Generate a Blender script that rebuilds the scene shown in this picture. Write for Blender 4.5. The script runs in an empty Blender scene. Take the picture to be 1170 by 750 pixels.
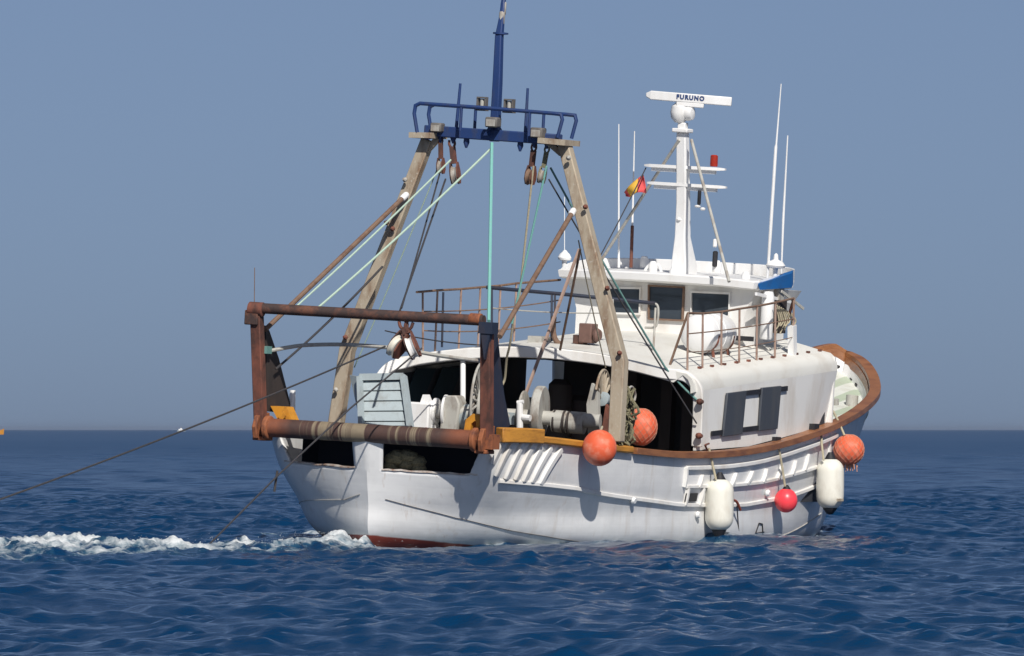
import bpy, math, random
import numpy as np
from mathutils import Vector, Matrix

random.seed(7)
rng = np.random.default_rng(11)
PI = math.pi
R = math.radians
scene = bpy.context.scene
COL = scene.collection

# ------------------------------------------------------------------ camera, sky, sun, exposure
cam_d = bpy.data.cameras.new('camera')
cam_d.sensor_width = 36.0
cam_d.lens = 300.0
cam_d.clip_start = 1.0
cam_d.clip_end = 120000.0
cam = bpy.data.objects.new('camera', cam_d)
COL.objects.link(cam)
CAM_Y, CAM_Z = -150.0, 2.0
cam.location = (0, CAM_Y, CAM_Z)
cam.rotation_euler = (R(90) + math.atan(116.0 / 9750.0), 0, 0)
scene.camera = cam
scene.render.resolution_x, scene.render.resolution_y = 1024, 656

SUN_AZ, SUN_EL = R(15.0), R(41.0)          # azimuth measured from the way back to the camera towards the right
sun_dir = Vector((math.sin(SUN_AZ) * math.cos(SUN_EL), -math.cos(SUN_AZ) * math.cos(SUN_EL), math.sin(SUN_EL)))
world = bpy.data.worlds.new('World')
scene.world = world
world.use_nodes = True
wt = world.node_tree
wt.nodes.clear()
sky = wt.nodes.new('ShaderNodeTexSky')
sky.sky_type = 'NISHITA'
sky.sun_disc = False
sky.sun_elevation = SUN_EL
sky.sun_rotation = math.atan2(sun_dir.x, sun_dir.y)
sky.altitude = 0.0
sky.air_density = 0.3
sky.dust_density = 0.85
sky.ozone_density = 3.0
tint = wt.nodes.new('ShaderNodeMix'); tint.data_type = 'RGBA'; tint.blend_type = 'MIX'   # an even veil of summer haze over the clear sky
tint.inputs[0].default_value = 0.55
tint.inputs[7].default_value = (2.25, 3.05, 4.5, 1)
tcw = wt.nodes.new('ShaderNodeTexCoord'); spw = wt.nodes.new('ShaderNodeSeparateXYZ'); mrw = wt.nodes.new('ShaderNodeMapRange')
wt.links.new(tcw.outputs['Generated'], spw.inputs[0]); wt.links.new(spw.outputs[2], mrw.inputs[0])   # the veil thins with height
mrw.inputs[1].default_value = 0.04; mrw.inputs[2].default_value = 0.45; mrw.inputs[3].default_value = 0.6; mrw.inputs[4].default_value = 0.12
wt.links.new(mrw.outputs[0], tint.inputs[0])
bg = wt.nodes.new('ShaderNodeBackground'); bg.inputs[1].default_value = 0.085
wo = wt.nodes.new('ShaderNodeOutputWorld')
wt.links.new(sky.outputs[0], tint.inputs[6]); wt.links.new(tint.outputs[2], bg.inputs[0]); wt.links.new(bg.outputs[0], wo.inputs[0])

sun_l = bpy.data.lights.new('sun', 'SUN')
sun_l.energy = 4.5
sun_l.angle = R(0.55)
sun_l.color = (1.0, 0.955, 0.89)
sun_o = bpy.data.objects.new('sun', sun_l)
COL.objects.link(sun_o)
sun_o.rotation_euler = sun_dir.to_track_quat('Z', 'Y').to_euler()
scene.view_settings.view_transform = 'Standard'
scene.view_settings.look = 'None'
scene.view_settings.exposure = 0.0
scene.view_settings.gamma = 1.0
scene.cycles.use_denoising = True
scene.cycles.max_bounces = 8

# the boat's frame: X forward, Y to port, Z up, origin where the sternpost meets the water
BOAT_AT = Vector((-2.477, 0, 0))
B = Matrix.Translation(BOAT_AT) @ Matrix.Rotation(PI / 2 - R(25.0), 4, 'Z') @ Matrix.Rotation(R(3.5), 4, 'X')

# ------------------------------------------------------------------ materials
def mat_base(name):
    m = bpy.data.materials.new(name); m.use_nodes = True
    nt = m.node_tree
    return m, nt, nt.nodes['Principled BSDF']

def N(nt, kind, **kw):
    n = nt.nodes.new(kind)
    for k, v in kw.items():
        setattr(n, k, v)
    return n

def noise(nt, scale, detail=5, rough=.6, stretch=None, coord='Object'):
    tc = N(nt, 'ShaderNodeTexCoord')
    src = tc.outputs[coord]
    if stretch:
        mp = N(nt, 'ShaderNodeMapping'); mp.inputs['Scale'].default_value = stretch
        nt.links.new(src, mp.inputs[0]); src = mp.outputs[0]
    n = N(nt, 'ShaderNodeTexNoise'); n.inputs['Scale'].default_value = scale
    n.inputs['Detail'].default_value = detail; n.inputs['Roughness'].default_value = rough
    nt.links.new(src, n.inputs['Vector'])
    return n.outputs['Fac']

def ramp(nt, fac, lo, hi):
    r = N(nt, 'ShaderNodeMapRange'); r.inputs[1].default_value = lo; r.inputs[2].default_value = hi
    r.clamp = True
    nt.links.new(fac, r.inputs[0])
    return r.outputs[0]

def mixc(nt, fac, a, b):
    m = N(nt, 'ShaderNodeMix'); m.data_type = 'RGBA'
    for i, v in ((0, fac), (6, a), (7, b)):
        if isinstance(v, bpy.types.NodeSocket): nt.links.new(v, m.inputs[i])
        elif i == 0: m.inputs[0].default_value = v
        else: m.inputs[i].default_value = (*v, 1)
    return m.outputs[2]

def math_n(nt, op, a, b=None):
    m = N(nt, 'ShaderNodeMath', operation=op)
    for i, v in ((0, a), (1, b)):
        if v is None: continue
        if isinstance(v, bpy.types.NodeSocket): nt.links.new(v, m.inputs[i])
        else: m.inputs[i].default_value = v
    return m.outputs[0]

def bump(nt, bsdf, fac, strength=.3, dist=.02):
    b = N(nt, 'ShaderNodeBump'); b.inputs['Strength'].default_value = strength; b.inputs['Distance'].default_value = dist
    nt.links.new(fac, b.inputs['Height']); nt.links.new(b.outputs[0], bsdf.inputs['Normal'])

def paint(name, col, dirt, amount=.5, scale=3.0, rough=.5, stretch=(1, 1, .35), thr=(.48, .7), metal=0.0, bmp=.25, fine=None, fthr=(.6, .75)):
    """a coat of paint: uneven tone, soiling or chips in a second colour, a little relief"""
    m, nt, b = mat_base(name)
    f = noise(nt, scale, 8, .65, stretch)
    g = noise(nt, scale * .37 + .3, 3, .5)
    c = mixc(nt, g, tuple(x * .93 for x in col), tuple(min(1, x * 1.06) for x in col))
    c = mixc(nt, math_n(nt, 'MULTIPLY', ramp(nt, f, *thr), amount), c, dirt)
    if fine:
        h = noise(nt, scale * 6, 6, .7)
        c = mixc(nt, math_n(nt, 'MULTIPLY', ramp(nt, h, *fthr), .85), c, fine)
    nt.links.new(c, b.inputs['Base Color'])
    b.inputs['Roughness'].default_value = rough
    b.inputs['Metallic'].default_value = metal
    bump(nt, b, f, bmp, .02)
    return m

M = {}
M['white'] = paint('white_paint', (.78, .77, .74), (.50, .42, .33), .5, 1.6, .5, fine=(.42, .3, .2), fthr=(.68, .8))
M['sill'] = paint('worn_sill', (.55, .5, .45), (.24, .12, .07), .9, 4.0, .7, (1, 1, 1), (.45, .62), fine=(.12, .08, .06), fthr=(.58, .7))
M['roofwhite'] = paint('deck_white', (.72, .71, .66), (.5, .44, .36), .5, 1.1, .6, (1, 1, 1))
M['clean'] = paint('clean_white', (.82, .82, .81), (.58, .53, .46), .42, 2.0, .42, fine=(.5, .42, .33), fthr=(.68, .8))
M['rust'] = paint('rusty_steel', (.2, .07, .045), (.06, .03, .024), .9, 3.5, .8, (1, 1, .6), (.42, .62), fine=(.32, .12, .05))
M['rustdark'] = paint('dark_rusty_pipe', (.055, .034, .03), (.17, .07, .042), .85, 3.0, .75, (1, 1, 1), (.46, .62), fine=(.03, .022, .022), fthr=(.55, .7))
M['rustorange'] = paint('orange_rust', (.30, .1, .04), (.11, .04, .025), .9, 6.0, .8, (1, 1, 1), (.45, .65))
M['navy'] = paint('dark_navy_paint', (.018, .026, .05), (.06, .04, .035), .6, 3.0, .6)
M['tan'] = paint('weathered_tan_steel', (.42, .355, .265), (.2, .115, .065), .9, 3.2, .75, (1, 1, .3), (.47, .66), fine=(.55, .52, .45), fthr=(.58, .7))
M['brace'] = paint('brown_brace', (.2, .125, .085), (.11, .055, .035), .9, 5, .75, (1, 1, 1))
M['ventbrown'] = paint('brown_vent_paint', (.17, .095, .075), (.09, .05, .04), .7, 5, .75, (1, 1, 1))
M['blue'] = paint('blue_gantry_paint', (.017, .045, .155), (.05, .055, .08), .7, 5.0, .5)
M['wood'] = paint('varnished_wood', (.30, .125, .05), (.15, .055, .025), .9, 2.2, .42, (1, 1, 4), (.42, .68), fine=(.4, .22, .11), fthr=(.62, .78))
M['ochre'] = paint('ochre_wood', (.52, .235, .035), (.25, .1, .02), .8, 6.0, .6, (.25, 2, 2), (.45, .7))
M['yellow'] = paint('yellow_orange_paint', (.62, .27, .025), (.25, .1, .02), .6, 6.0, .55, (1, 1, 1))
M['grey'] = paint('grey_steel', (.44, .43, .39), (.16, .1, .065), .8, 4.0, .6, (1, 1, .5))
M['darkgrey'] = paint('dark_grey_fitting', (.14, .13, .12), (.08, .06, .05), .7, 6.0, .6)
M['pale_blue'] = paint('pale_blue_grey_paint', (.37, .43, .45), (.2, .19, .17), .5, 5.0, .55)
M['bin'] = paint('black_blue_bin', (.005, .009, .026), (.012, .012, .02), .5, 3.0, .7)
M['railrust'] = paint('pinkish_rusty_rail', (.36, .25, .20), (.17, .08, .05), .8, 5, .75, (1, 1, 1))
M['dark'] = paint('interior_shade', (.034, .038, .047), (.065, .052, .042), .5, 2.0, .75)  # the shelter's indoor shade, put into the colour
M['darkbrown'] = paint('dark_brown_post', (.045, .034, .03), (.02, .018, .018), .6, 3.0, .7)
M['shutter'] = paint('slate_shutter', (.052, .06, .075), (.09, .09, .09), .5, 3.0, .6)
M['black'] = paint('black_rubber', (.016, .016, .02), (.05, .05, .05), .4, 6.0, .6)
M['wire'] = paint('steel_wire', (.045, .045, .05), (.1, .07, .05), .6, 20.0, .6)
M['orange'] = paint('orange_buoy', (.76, .125, .05), (.82, .33, .22), .85, 3.5, .55, (1, 1, 1), (.46, .66), bmp=.15, fine=(.35, .09, .05), fthr=(.64, .78))
M['pink'] = paint('fluorescent_pink', (.92, .06, .08), (.8, .15, .12), .5, 4.0, .35, (1, 1, 1), bmp=.05)
M['cream'] = paint('cream_fender', (.79, .77, .68), (.5, .43, .33), .5, 2.2, .42, (1, 1, .6), bmp=.06)
M['mint'] = paint('pale_green_rope', (.42, .55, .45), (.33, .42, .34), .6, 30, .8, (1, 1, 1))
M['turq'] = paint('turquoise_rope', (.19, .48, .43), (.26, .42, .36), .6, 30, .8, (1, 1, 1))
M['teal'] = paint('teal_rope', (.12, .27, .25), (.25, .33, .28), .8, 18, .8, (1, 1, 1))
M['cord'] = paint('beige_rope', (.45, .40, .28), (.25, .2, .13), .6, 25, .9, (1, 1, 1))
M['net'] = paint('olive_net', (.24, .215, .13), (.1, .1, .065), .8, 30, .95, (1, 1, 1), (.4, .6), bmp=.8)
M['netorange'] = paint('bleached_net', (.6, .3, .2), (.5, .2, .12), .6, 20, .9, (1, 1, 1))
M['tarp'] = paint('blue_tarpaulin', (.012, .12, .36), (.03, .08, .2), .5, 4, .55, (1, 1, 1))
M['deckgreen'] = paint('pale_green_deck', (.56, .62, .52), (.42, .42, .32), .5, 3, .6, (1, 1, 1))
M['deckwood'] = paint('wet_deck', (.1, .085, .07), (.05, .045, .04), .6, 2, .5, (1, 1, 1))
M['red'] = paint('red_lens', (.35, .03, .015), (.2, .02, .01), .4, 4, .3)
M['flagred'] = paint('flag_red', (.68, .09, .09), (.5, .03, .05), .3, 8, .8)
M['flagyellow'] = paint('flag_yellow', (.68, .40, .05), (.55, .3, .05), .3, 8, .8)
M['letter'] = paint('navy_letters', (.02, .05, .16), (.03, .05, .15), .2, 5, .5)
M['brass'] = paint('oxide_red', (.3, .06, .03), (.1, .03, .02), .7, 5, .7, (1, 1, 1))

def glass_mat():
    m, nt, b = mat_base('dark_window_glass')
    f = noise(nt, 1.2, 2, .5)
    nt.links.new(mixc(nt, f, (.022, .03, .04), (.07, .085, .1)), b.inputs['Base Color'])  # paler patches paint reflections into the glass colour
    b.inputs['Roughness'].default_value = .06
    return m
M['glass'] = glass_mat()
M['tealglass'] = paint('teal_side_glass', (.045, .075, .09), (.03, .05, .06), .5, 2.0, .15, bmp=0)

def hull_mat():
    """white planked hull, soiled, with old red antifouling showing below the paint line"""
    m, nt, b = mat_base('hull_paint')
    tc = N(nt, 'ShaderNodeTexCoord'); sp = N(nt, 'ShaderNodeSeparateXYZ'); nt.links.new(tc.outputs['Object'], sp.inputs[0])
    x, z = sp.outputs[0], sp.outputs[2]
    f = noise(nt, 1.3, 8, .65, (1, 1, .45))
    s = noise(nt, 2.2, 6, .7, (2.2, 2.2, .16))
    c = mixc(nt, noise(nt, .6, 3, .5), (.70, .70, .70), (.79, .79, .78))
    c = mixc(nt, math_n(nt, 'MULTIPLY', ramp(nt, f, .46, .66), .42), c, (.55, .55, .54))
    c = mixc(nt, math_n(nt, 'MULTIPLY', ramp(nt, s, .55, .72), .42), c, (.5, .43, .35))
    # grey scuffed band low on the topsides, broken up
    low = ramp(nt, math_n(nt, 'ADD', z, math_n(nt, 'MULTIPLY', f, .5)), .75, .25)
    c = mixc(nt, math_n(nt, 'MULTIPLY', low, .3), c, (.42, .44, .45))
    wl = ramp(nt, math_n(nt, 'ADD', z, math_n(nt, 'MULTIPLY', s, .35)), .42, .16)
    c = mixc(nt, math_n(nt, 'MULTIPLY', wl, .5), c, (.33, .34, .28))
    r = noise(nt, 5.5, 7, .75, (1, 1, .13))
    c = mixc(nt, math_n(nt, 'MULTIPLY', ramp(nt, r, .61, .74), .65), c, (.36, .22, .12))
    line = math_n(nt, 'ADD', z, math_n(nt, 'MULTIPLY', x, .085))
    line = math_n(nt, 'ADD', line, math_n(nt, 'MULTIPLY', noise(nt, 5, 3), .03))
    red = ramp(nt, line, .165, .145)
    c = mixc(nt, red, c, mixc(nt, f, (.30, .06, .035), (.2, .045, .03)))
    nt.links.new(c, b.inputs['Base Color'])
    b.inputs['Roughness'].default_value = .34
    # planking seams
    w = N(nt, 'ShaderNodeTexWave', wave_type='BANDS', bands_direction='Z'); w.inputs['Scale'].default_value = 2.1
    w.inputs['Distortion'].default_value = .6; w.inputs['Detail'].default_value = 2; w.inputs['Detail Scale'].default_value = .4
    nt.links.new(tc.outputs['Object'], w.inputs[0])
    h = math_n(nt, 'ADD', math_n(nt, 'MULTIPLY', ramp(nt, w.outputs['Fac'], 0, .18), .5), math_n(nt, 'MULTIPLY', f, .8))
    h = math_n(nt, 'ADD', math_n(nt, 'MULTIPLY', h, .06), math_n(nt, 'MULTIPLY', noise(nt, .9, 3, .5, (.6, .6, 1.4)), 3.0))
    bump(nt, b, h, .35, .03)
    return m
M['hull'] = hull_mat()

def roller_mat():
    """brown steel roller with pale worn bands"""
    m, nt, b = mat_base('banded_roller')
    tc = N(nt, 'ShaderNodeTexCoord'); sp = N(nt, 'ShaderNodeSeparateXYZ'); nt.links.new(tc.outputs['Object'], sp.inputs[0])
    n1 = N(nt, 'ShaderNodeTexNoise', noise_dimensions='1D'); n1.inputs['Scale'].default_value = 1.9; n1.inputs['Detail'].default_value = 5
    n1.inputs['Roughness'].default_value = .7
    nt.links.new(sp.outputs[1], n1.inputs['W'])
    f = noise(nt, 7, 6, .7)
    mid = ramp(nt, math_n(nt, 'ABSOLUTE', sp.outputs[1]), 1.62, 1.42)
    pale = math_n(nt, 'MULTIPLY', ramp(nt, n1.outputs[0], .5, .56), mid)
    c = mixc(nt, f, (.11, .055, .04), (.045, .03, .028))
    c = mixc(nt, math_n(nt, 'MULTIPLY', pale, .62), c, mixc(nt, f, (.42, .36, .24), (.25, .2, .13)))
    c = mixc(nt, ramp(nt, math_n(nt, 'ABSOLUTE', sp.outputs[1]), 1.45, 1.75), c, mixc(nt, f, (.3, .1, .045), (.12, .045, .03)))
    nt.links.new(c, b.inputs['Base Color']); b.inputs['Roughness'].default_value = .6
    bump(nt, b, f, .4, .02)
    return m
M['roller'] = roller_mat()

def deck_mat():
    m, nt, b = mat_base('planked_foredeck')
    tc = N(nt, 'ShaderNodeTexCoord'); sp = N(nt, 'ShaderNodeSeparateXYZ'); nt.links.new(tc.outputs['Object'], sp.inputs[0])
    w = math_n(nt, 'FRACT', math_n(nt, 'MULTIPLY', sp.outputs[1], 1.9))
    band = ramp(nt, math_n(nt, 'ABSOLUTE', math_n(nt, 'SUBTRACT', w, .5)), .2, .26)
    f = noise(nt, 3, 5, .6)
    c = mixc(nt, band, (.45, .52, .40), (.68, .70, .64))
    c = mixc(nt, math_n(nt, 'MULTIPLY', ramp(nt, f, .5, .7), .3), c, (.36, .33, .25))
    nt.links.new(c, b.inputs['Base Color']); b.inputs['Roughness'].default_value = .6
    return m
M['foredeck'] = deck_mat()

# ------------------------------------------------------------------ mesh helpers
class MB:
    """collects shapes and links them as ONE mesh object"""
    def __init__(self): self.v = []; self.f = []
    def add(self, vs, fs):
        k = len(self.v); self.v += [tuple(map(float, p)) for p in vs]; self.f += [tuple(i + k for i in q) for q in fs]; return self
    def box(self, c, s, rot=None):
        c = Vector(c); vs = []
        for dx in (-.5, .5):
            for dy in (-.5, .5):
                for dz in (-.5, .5):
                    p = Vector((dx * s[0], dy * s[1], dz * s[2]))
                    vs.append(c + (rot @ p if rot else p))
        return self.add(vs, [(0, 1, 3, 2), (4, 6, 7, 5), (0, 4, 5, 1), (2, 3, 7, 6), (0, 2, 6, 4), (1, 5, 7, 3)])
    def sweep(self, pts, sec, ref=(0, 0, 1), cap=True, loop=False, carry=False):
        """sec: [(a, b)...] along the axes side and up, or a list of such sections; up is ref made square to the path"""
        P = [Vector(p) for p in pts]; n = len(P); ref = Vector(ref); vs = []
        secs = sec if isinstance(sec[0][0], (tuple, list)) else [sec] * n
        m = len(secs[0]); prev = None
        for i, p in enumerate(P):
            if loop: t = (P[(i + 1) % n] - P[i - 1]).normalized()
            elif i == 0: t = (P[1] - P[0]).normalized()
            elif i == n - 1: t = (P[-1] - P[-2]).normalized()
            else: t = ((P[i + 1] - p).normalized() + (p - P[i - 1]).normalized()).normalized()
            if prev is not None: u = prev - t * prev.dot(t)
            else: u = ref - t * ref.dot(t)
            if u.length < 1e-3:
                u = Vector((1, 0, 0)) - t * t.x
            u.normalize(); s = t.cross(u)
            if carry: prev = u
            k = 1.0
            if 0 < i < n - 1 and not loop:
                k = 1.0 / max(.6, t.dot((P[i + 1] - p).normalized()))
            for a, b in secs[i]: vs.append(p + s * a * k + u * b * k)
        fs = []
        for i in range(n if loop else n - 1):
            j = (i + 1) % n
            for q in range(m): fs.append((i * m + q, i * m + (q + 1) % m, j * m + (q + 1) % m, j * m + q))
        if cap and not loop: fs += [tuple(range(m))[::-1], tuple((n - 1) * m + q for q in range(m))]
        return self.add(vs, fs)
    def tube(self, pts, r, n=10, cap=True, loop=False):
        rr = r if isinstance(r, (list, tuple)) else [r] * len(pts)
        secs = [[(q * math.cos(2 * PI * k / n), q * math.sin(2 * PI * k / n)) for k in range(n)] for q in rr]
        P = [Vector(p) for p in pts]
        d = (P[1] - P[0])
        ref = (0, 0, 1) if abs(d.normalized().z if d.length else 0) < .8 else (1, 0, 0)
        return self.sweep(pts, secs, ref, cap, loop, True)
    def bar(self, a, b, w, h, ref=(0, 0, 1)):
        return self.sweep([a, b], [(-w / 2, -h / 2), (w / 2, -h / 2), (w / 2, h / 2), (-w / 2, h / 2)], ref)
    def lathe(self, prof, at=(0, 0, 0), axis=(0, 0, 1), n=24):
        """prof: [(radius, height)...] along axis"""
        a = Vector(axis).normalized(); u = Vector((1, 0, 0)) if abs(a.x) < .9 else Vector((0, 1, 0))
        u = (u - a * u.dot(a)).normalized(); w = a.cross(u); at = Vector(at); vs = []
        for r, h in prof:
            for k in range(n):
                t = 2 * PI * k / n
                vs.append(at + a * h + (u * math.cos(t) + w * math.sin(t)) * max(r, 1e-4))
        fs = []
        for i in range(len(prof) - 1):
            for k in range(n): fs.append((i * n + k, i * n + (k + 1) % n, (i + 1) * n + (k + 1) % n, (i + 1) * n + k))
        fs += [tuple(range(n))[::-1], tuple((len(prof) - 1) * n + k for k in range(n))]
        return self.add(vs, fs)
    def plate(self, poly, thick):
        """a flat polygon given thickness along a vector"""
        P = [Vector(p) for p in poly]; t = Vector(thick); n = len(P)
        return self.add(P + [p + t for p in P], [tuple(range(n))[::-1], tuple(range(n, 2 * n))] + [(i, (i + 1) % n, n + (i + 1) % n, n + i) for i in range(n)])
    def grid(self, rows, closed=False):
        m = len(rows[0]); vs = [p for r in rows for p in r]; fs = []
        for i in range(len(rows) - 1):
            for j in range(m if closed else m - 1):
                fs.append((i * m + j, i * m + (j + 1) % m, (i + 1) * m + (j + 1) % m, (i + 1) * m + j))
        return self.add(vs, fs)
    def build(self, name, mat, parent=None, origin=None, sharp=.6, label=None, bevel=0):
        me = bpy.data.meshes.new(name)
        o0 = Vector(origin) if origin is not None else Vector((0, 0, 0))
        me.from_pydata([tuple(Vector(p) - o0) for p in self.v], [], self.f)
        me.materials.append(mat)
        import bmesh
        bm = bmesh.new(); bm.from_mesh(me)
        bmesh.ops.recalc_face_normals(bm, faces=bm.faces)
        bm.to_mesh(me); bm.free()
        me.shade_smooth(); me.set_sharp_from_angle(angle=sharp)
        ob = bpy.data.objects.new(name, me); COL.objects.link(ob)
        if bevel:
            bv = ob.modifiers.new('edges', 'BEVEL'); bv.width = bevel; bv.segments = 2; bv.limit_method = 'ANGLE'; bv.angle_limit = R(40)
        if parent is not None: ob.parent = parent
        if label: ob['label'] = label
        return ob

def tag(o, label=None, cat=None, group=None, kind=None):
    for k, v in (('label', label), ('category', cat), ('group', group), ('kind', kind)):
        if v: o[k] = v
    return o

def empty(name, label, cat, p, group=None, boat=True, rot=None):
    """a thing's base; p is in the boat's frame when boat is set"""
    o = bpy.data.objects.new(name, None); o.empty_display_size = .2; COL.objects.link(o)
    L = Matrix.Translation(Vector(p))
    if rot is not None: L = L @ rot
    o.matrix_world = B @ L if boat else L
    return tag(o, label, cat, group)

def solo(mb, name, mat, label, cat, p, group=None, sharp=.6):
    """a thing that is one mesh, vertices given in the boat's frame, origin at p"""
    o = mb.build(name, mat, origin=p, sharp=sharp)
    o.matrix_world = B @ Matrix.Translation(Vector(p))
    return tag(o, label, cat, group)

def rect(w, h, dz=0.0): return [(-w / 2, dz - h / 2), (w / 2, dz - h / 2), (w / 2, dz + h / 2), (-w / 2, dz + h / 2)]

def sag(a, b, n=14, s=0.0):
    a, b = Vector(a), Vector(b)
    return [a.lerp(b, i / n) + Vector((0, 0, -4 * s * (i / n) * (1 - i / n))) for i in range(n + 1)]

def arc(P, n=6):
    """smooth curve through points"""
    P = [Vector(p) for p in P]; out = []
    for i in range(len(P) - 1):
        a = P[i - 1] if i else P[0] * 2 - P[1]; b = P[i]; c = P[i + 1]; d = P[i + 2] if i + 2 < len(P) else P[-1] * 2 - P[-2]
        for k in range(n):
            f = k / n
            out.append(.5 * (2 * b + (c - a) * f + (2 * a - 5 * b + 4 * c - d) * f * f + (3 * b - a - 3 * c + d) * f ** 3))
    return out + [P[-1]]

# ------------------------------------------------------------------ sea
def vnoise(x, y, seed):
    """smooth value noise"""
    xi, yi = np.floor(x).astype(np.int64), np.floor(y).astype(np.int64); xf, yf = x - xi, y - yi
    def h(a, b):
        n = (a * 374761393 + b * 668265263 + seed * 974634541) & 0x7fffffff
        n = ((n ^ (n >> 13)) * 1274126177) & 0x7fffffff
        return ((n ^ (n >> 16)) & 0xffff) / 65535.0
    u, w = xf * xf * (3 - 2 * xf), yf * yf * (3 - 2 * yf)
    return (h(xi, yi) * (1 - u) + h(xi + 1, yi) * u) * (1 - w) + (h(xi, yi + 1) * (1 - u) + h(xi + 1, yi + 1) * u) * w

def fbm(x, y, seed, octs=4, gain=.55):
    s = 0; a = 1; t = 0
    for o in range(octs):
        s = s + a * vnoise(x * 2 ** o + 17.3 * o, y * 2 ** o - 9.1 * o, seed + o); t += a; a *= gain
    return s / t

def build_sea():
    r = [3.0]
    while r[-1] < 45000:
        q = r[-1]
        if q < 70: d = max(.5, q * .04)
        elif q < 235: d = .125
        elif q < 400: d = .125 + (q - 235) * .0025
        elif q < 1500: d = .54 + (q - 400) * .0022
        else: d = 2.96 + (q - 1500) * .02
        r.append(q + d)
    r = np.array(r)
    fine = np.linspace(R(-5.2), R(5.2), 800)
    side = R(5.2) + (PI - R(5.2)) * (np.arange(1, 61) / 60.0) ** 2.0
    th = np.concatenate([-side[::-1][1:], fine, side])       # the seam lies straight behind
    RR, TH = np.meshgrid(r, th, indexing='ij')
    x = RR * np.sin(TH); y = CAM_Y + RR * np.cos(TH)
    dr = np.gradient(r)[:, None]
    z = np.zeros_like(x); hx = np.zeros_like(x); hy = np.zeros_like(x)
    near = r < 1600
    k0 = int(near.sum())
    X, Y = x[:k0], y[:k0]; D = np.maximum(dr[:k0], RR[:k0] * np.abs(np.gradient(th))[None, :])
    gust = .25 + 1.5 * fbm(X * .12, Y * .05, 5, 4)
    gust2 = .1 + 1.8 * fbm(X * .45, Y * .16, 77, 4)
    for i in range(210):
        lam = .3 * (18.0 / .3) ** (rng.random() ** 2.5)
        a = .0040 * lam ** .72 * (.6 + .8 * rng.random()) * (.8 if lam > 5 else 1.5 if lam < .8 else .95)
        ang = R(248) + rng.normal() * R(50)
        kx, ky = math.cos(ang) * 2 * PI / lam, math.sin(ang) * 2 * PI / lam
        ph = kx * X + ky * Y + rng.random() * 2 * PI
        w = np.clip((lam / D - 2.2) / 2.5, 0, 1) * a * (gust2 if lam < 1.2 else gust if lam < 3.5 else 1)
        s, c = np.sin(ph), np.cos(ph)
        z[:k0] += w * s
        hx[:k0] += .9 * w * math.cos(ang) * c; hy[:k0] += .9 * w * math.sin(ang) * c
    # wake and churned water, in the boat's own plan
    ca, sa = math.cos(PI / 2 - R(25)), math.sin(PI / 2 - R(25))
    dx, dy = X - BOAT_AT.x, Y - BOAT_AT.y
    lx, ly = dx * ca + dy * sa, -dx * sa + dy * ca
    foam = np.zeros_like(x)
    back = np.clip(-lx + .1, 0, None)
    halfw = .95 + .14 * back
    core = np.exp(-(ly / halfw) ** 2) * np.clip((-lx + .7) / .6, 0, 1) * np.exp(-back / 30.0)
    n1 = fbm(lx * .9, ly * 1.6, 21, 5); n2 = fbm(lx * 2.6, ly * 3.0, 31, 4)
    lump = np.clip(n1 * 1.1 + n2 * .5 - .62, 0, 1)
    far_boil = np.exp(-((lx + 11.0) / 3.2) ** 2)
    boil = np.exp(-((lx + .3) / .7) ** 2 - ((ly - .7) / .8) ** 2)
    core = core * np.where(lx > -1.2, np.clip((ly + .15) / .3, 0, 1), 1)
    z[:k0] += core * lump * (.30 + .42 * far_boil) + core * np.clip(n2 - .45, 0, 1) * .35 + core * boil * .22 * (.5 + n2)
    dens = core * (.68 + .30 * far_boil + .6 * boil) + .16 * np.exp(-((ly - 2.2) / .5) ** 2) * np.exp(-((lx + .5) / 2.2) ** 2)
    dens = np.maximum(dens, .46 * np.exp(-((ly + 1.9) / 1.1) ** 2) * np.clip((-lx - 1) / 3, 0, 1) * np.exp(-((lx + 10) / 7.0) ** 2))
    # thin broken foam along the starboard waterline and a few patches
    sb = np.interp(lx, [0, .9, 1.95, 3, 4.8, 7.2, 10, 12.9, 15, 16.5, 18.2, 18.8], [0, 1.3, 1.9, 2.2, 2.5, 2.65, 2.66, 2.4, 2.0, 1.45, .5, 0])
    edge = np.where((lx > 0) & (lx < 18.8), np.exp(-(np.clip(np.abs(ly) - sb, 0, None) / .35) ** 2), 0)
    dens = np.maximum(dens, edge * (.42 + .12 * np.exp(-((lx - 2) / 3.0) ** 2)))
    slick = np.where((lx > 0) & (lx < 12), np.exp(-((-ly - sb - .9) / .8) ** 2), 0)
    dens = np.maximum(dens, slick * .36)
    wx = X - (-4.0); wy = Y - 12.0
    dens = np.maximum(dens, .62 * np.exp(-(wx / .7) ** 2 - (wy / 4.0) ** 2))
    n3 = fbm(lx * 1.8, ly * 3.4, 41, 5, .65)
    foam[:k0] = np.clip(dens + (n3 - .5) * 1.5 * np.clip(dens * 2.4, 0, 1) + (n2 - .5) * .8 * np.clip(dens * 2, 0, 1), 0, 1)
    x += hx; y += hy
    nr, nt_ = x.shape
    co = np.stack([x, y, z], -1).reshape(-1, 3).astype(np.float32)
    a = np.arange((nr - 1) * nt_).reshape(nr - 1, nt_)
    b = np.roll(a, -1, axis=1)
    quads = np.stack([a, b, b + nt_, a + nt_], -1).reshape(-1, 4)[:, ::-1]
    cap = np.arange(nt_)
    me = bpy.data.meshes.new('sea')
    nv, nf = len(co), len(quads)
    me.vertices.add(nv); me.vertices.foreach_set('co', co.ravel())
    me.loops.add(nf * 4 + nt_); me.polygons.add(nf + 1)
    me.loops.foreach_set('vertex_index', np.concatenate([quads.ravel(), cap]).astype(np.int32))
    me.polygons.foreach_set('loop_start', np.concatenate([np.arange(nf) * 4, [nf * 4]]).astype(np.int32))
    me.update(calc_edges=True); me.validate()
    un = np.broadcast_to(np.clip((np.log(r) - math.log(110)) / (math.log(900) - math.log(110)), 0, 1)[:, None], x.shape)
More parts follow.
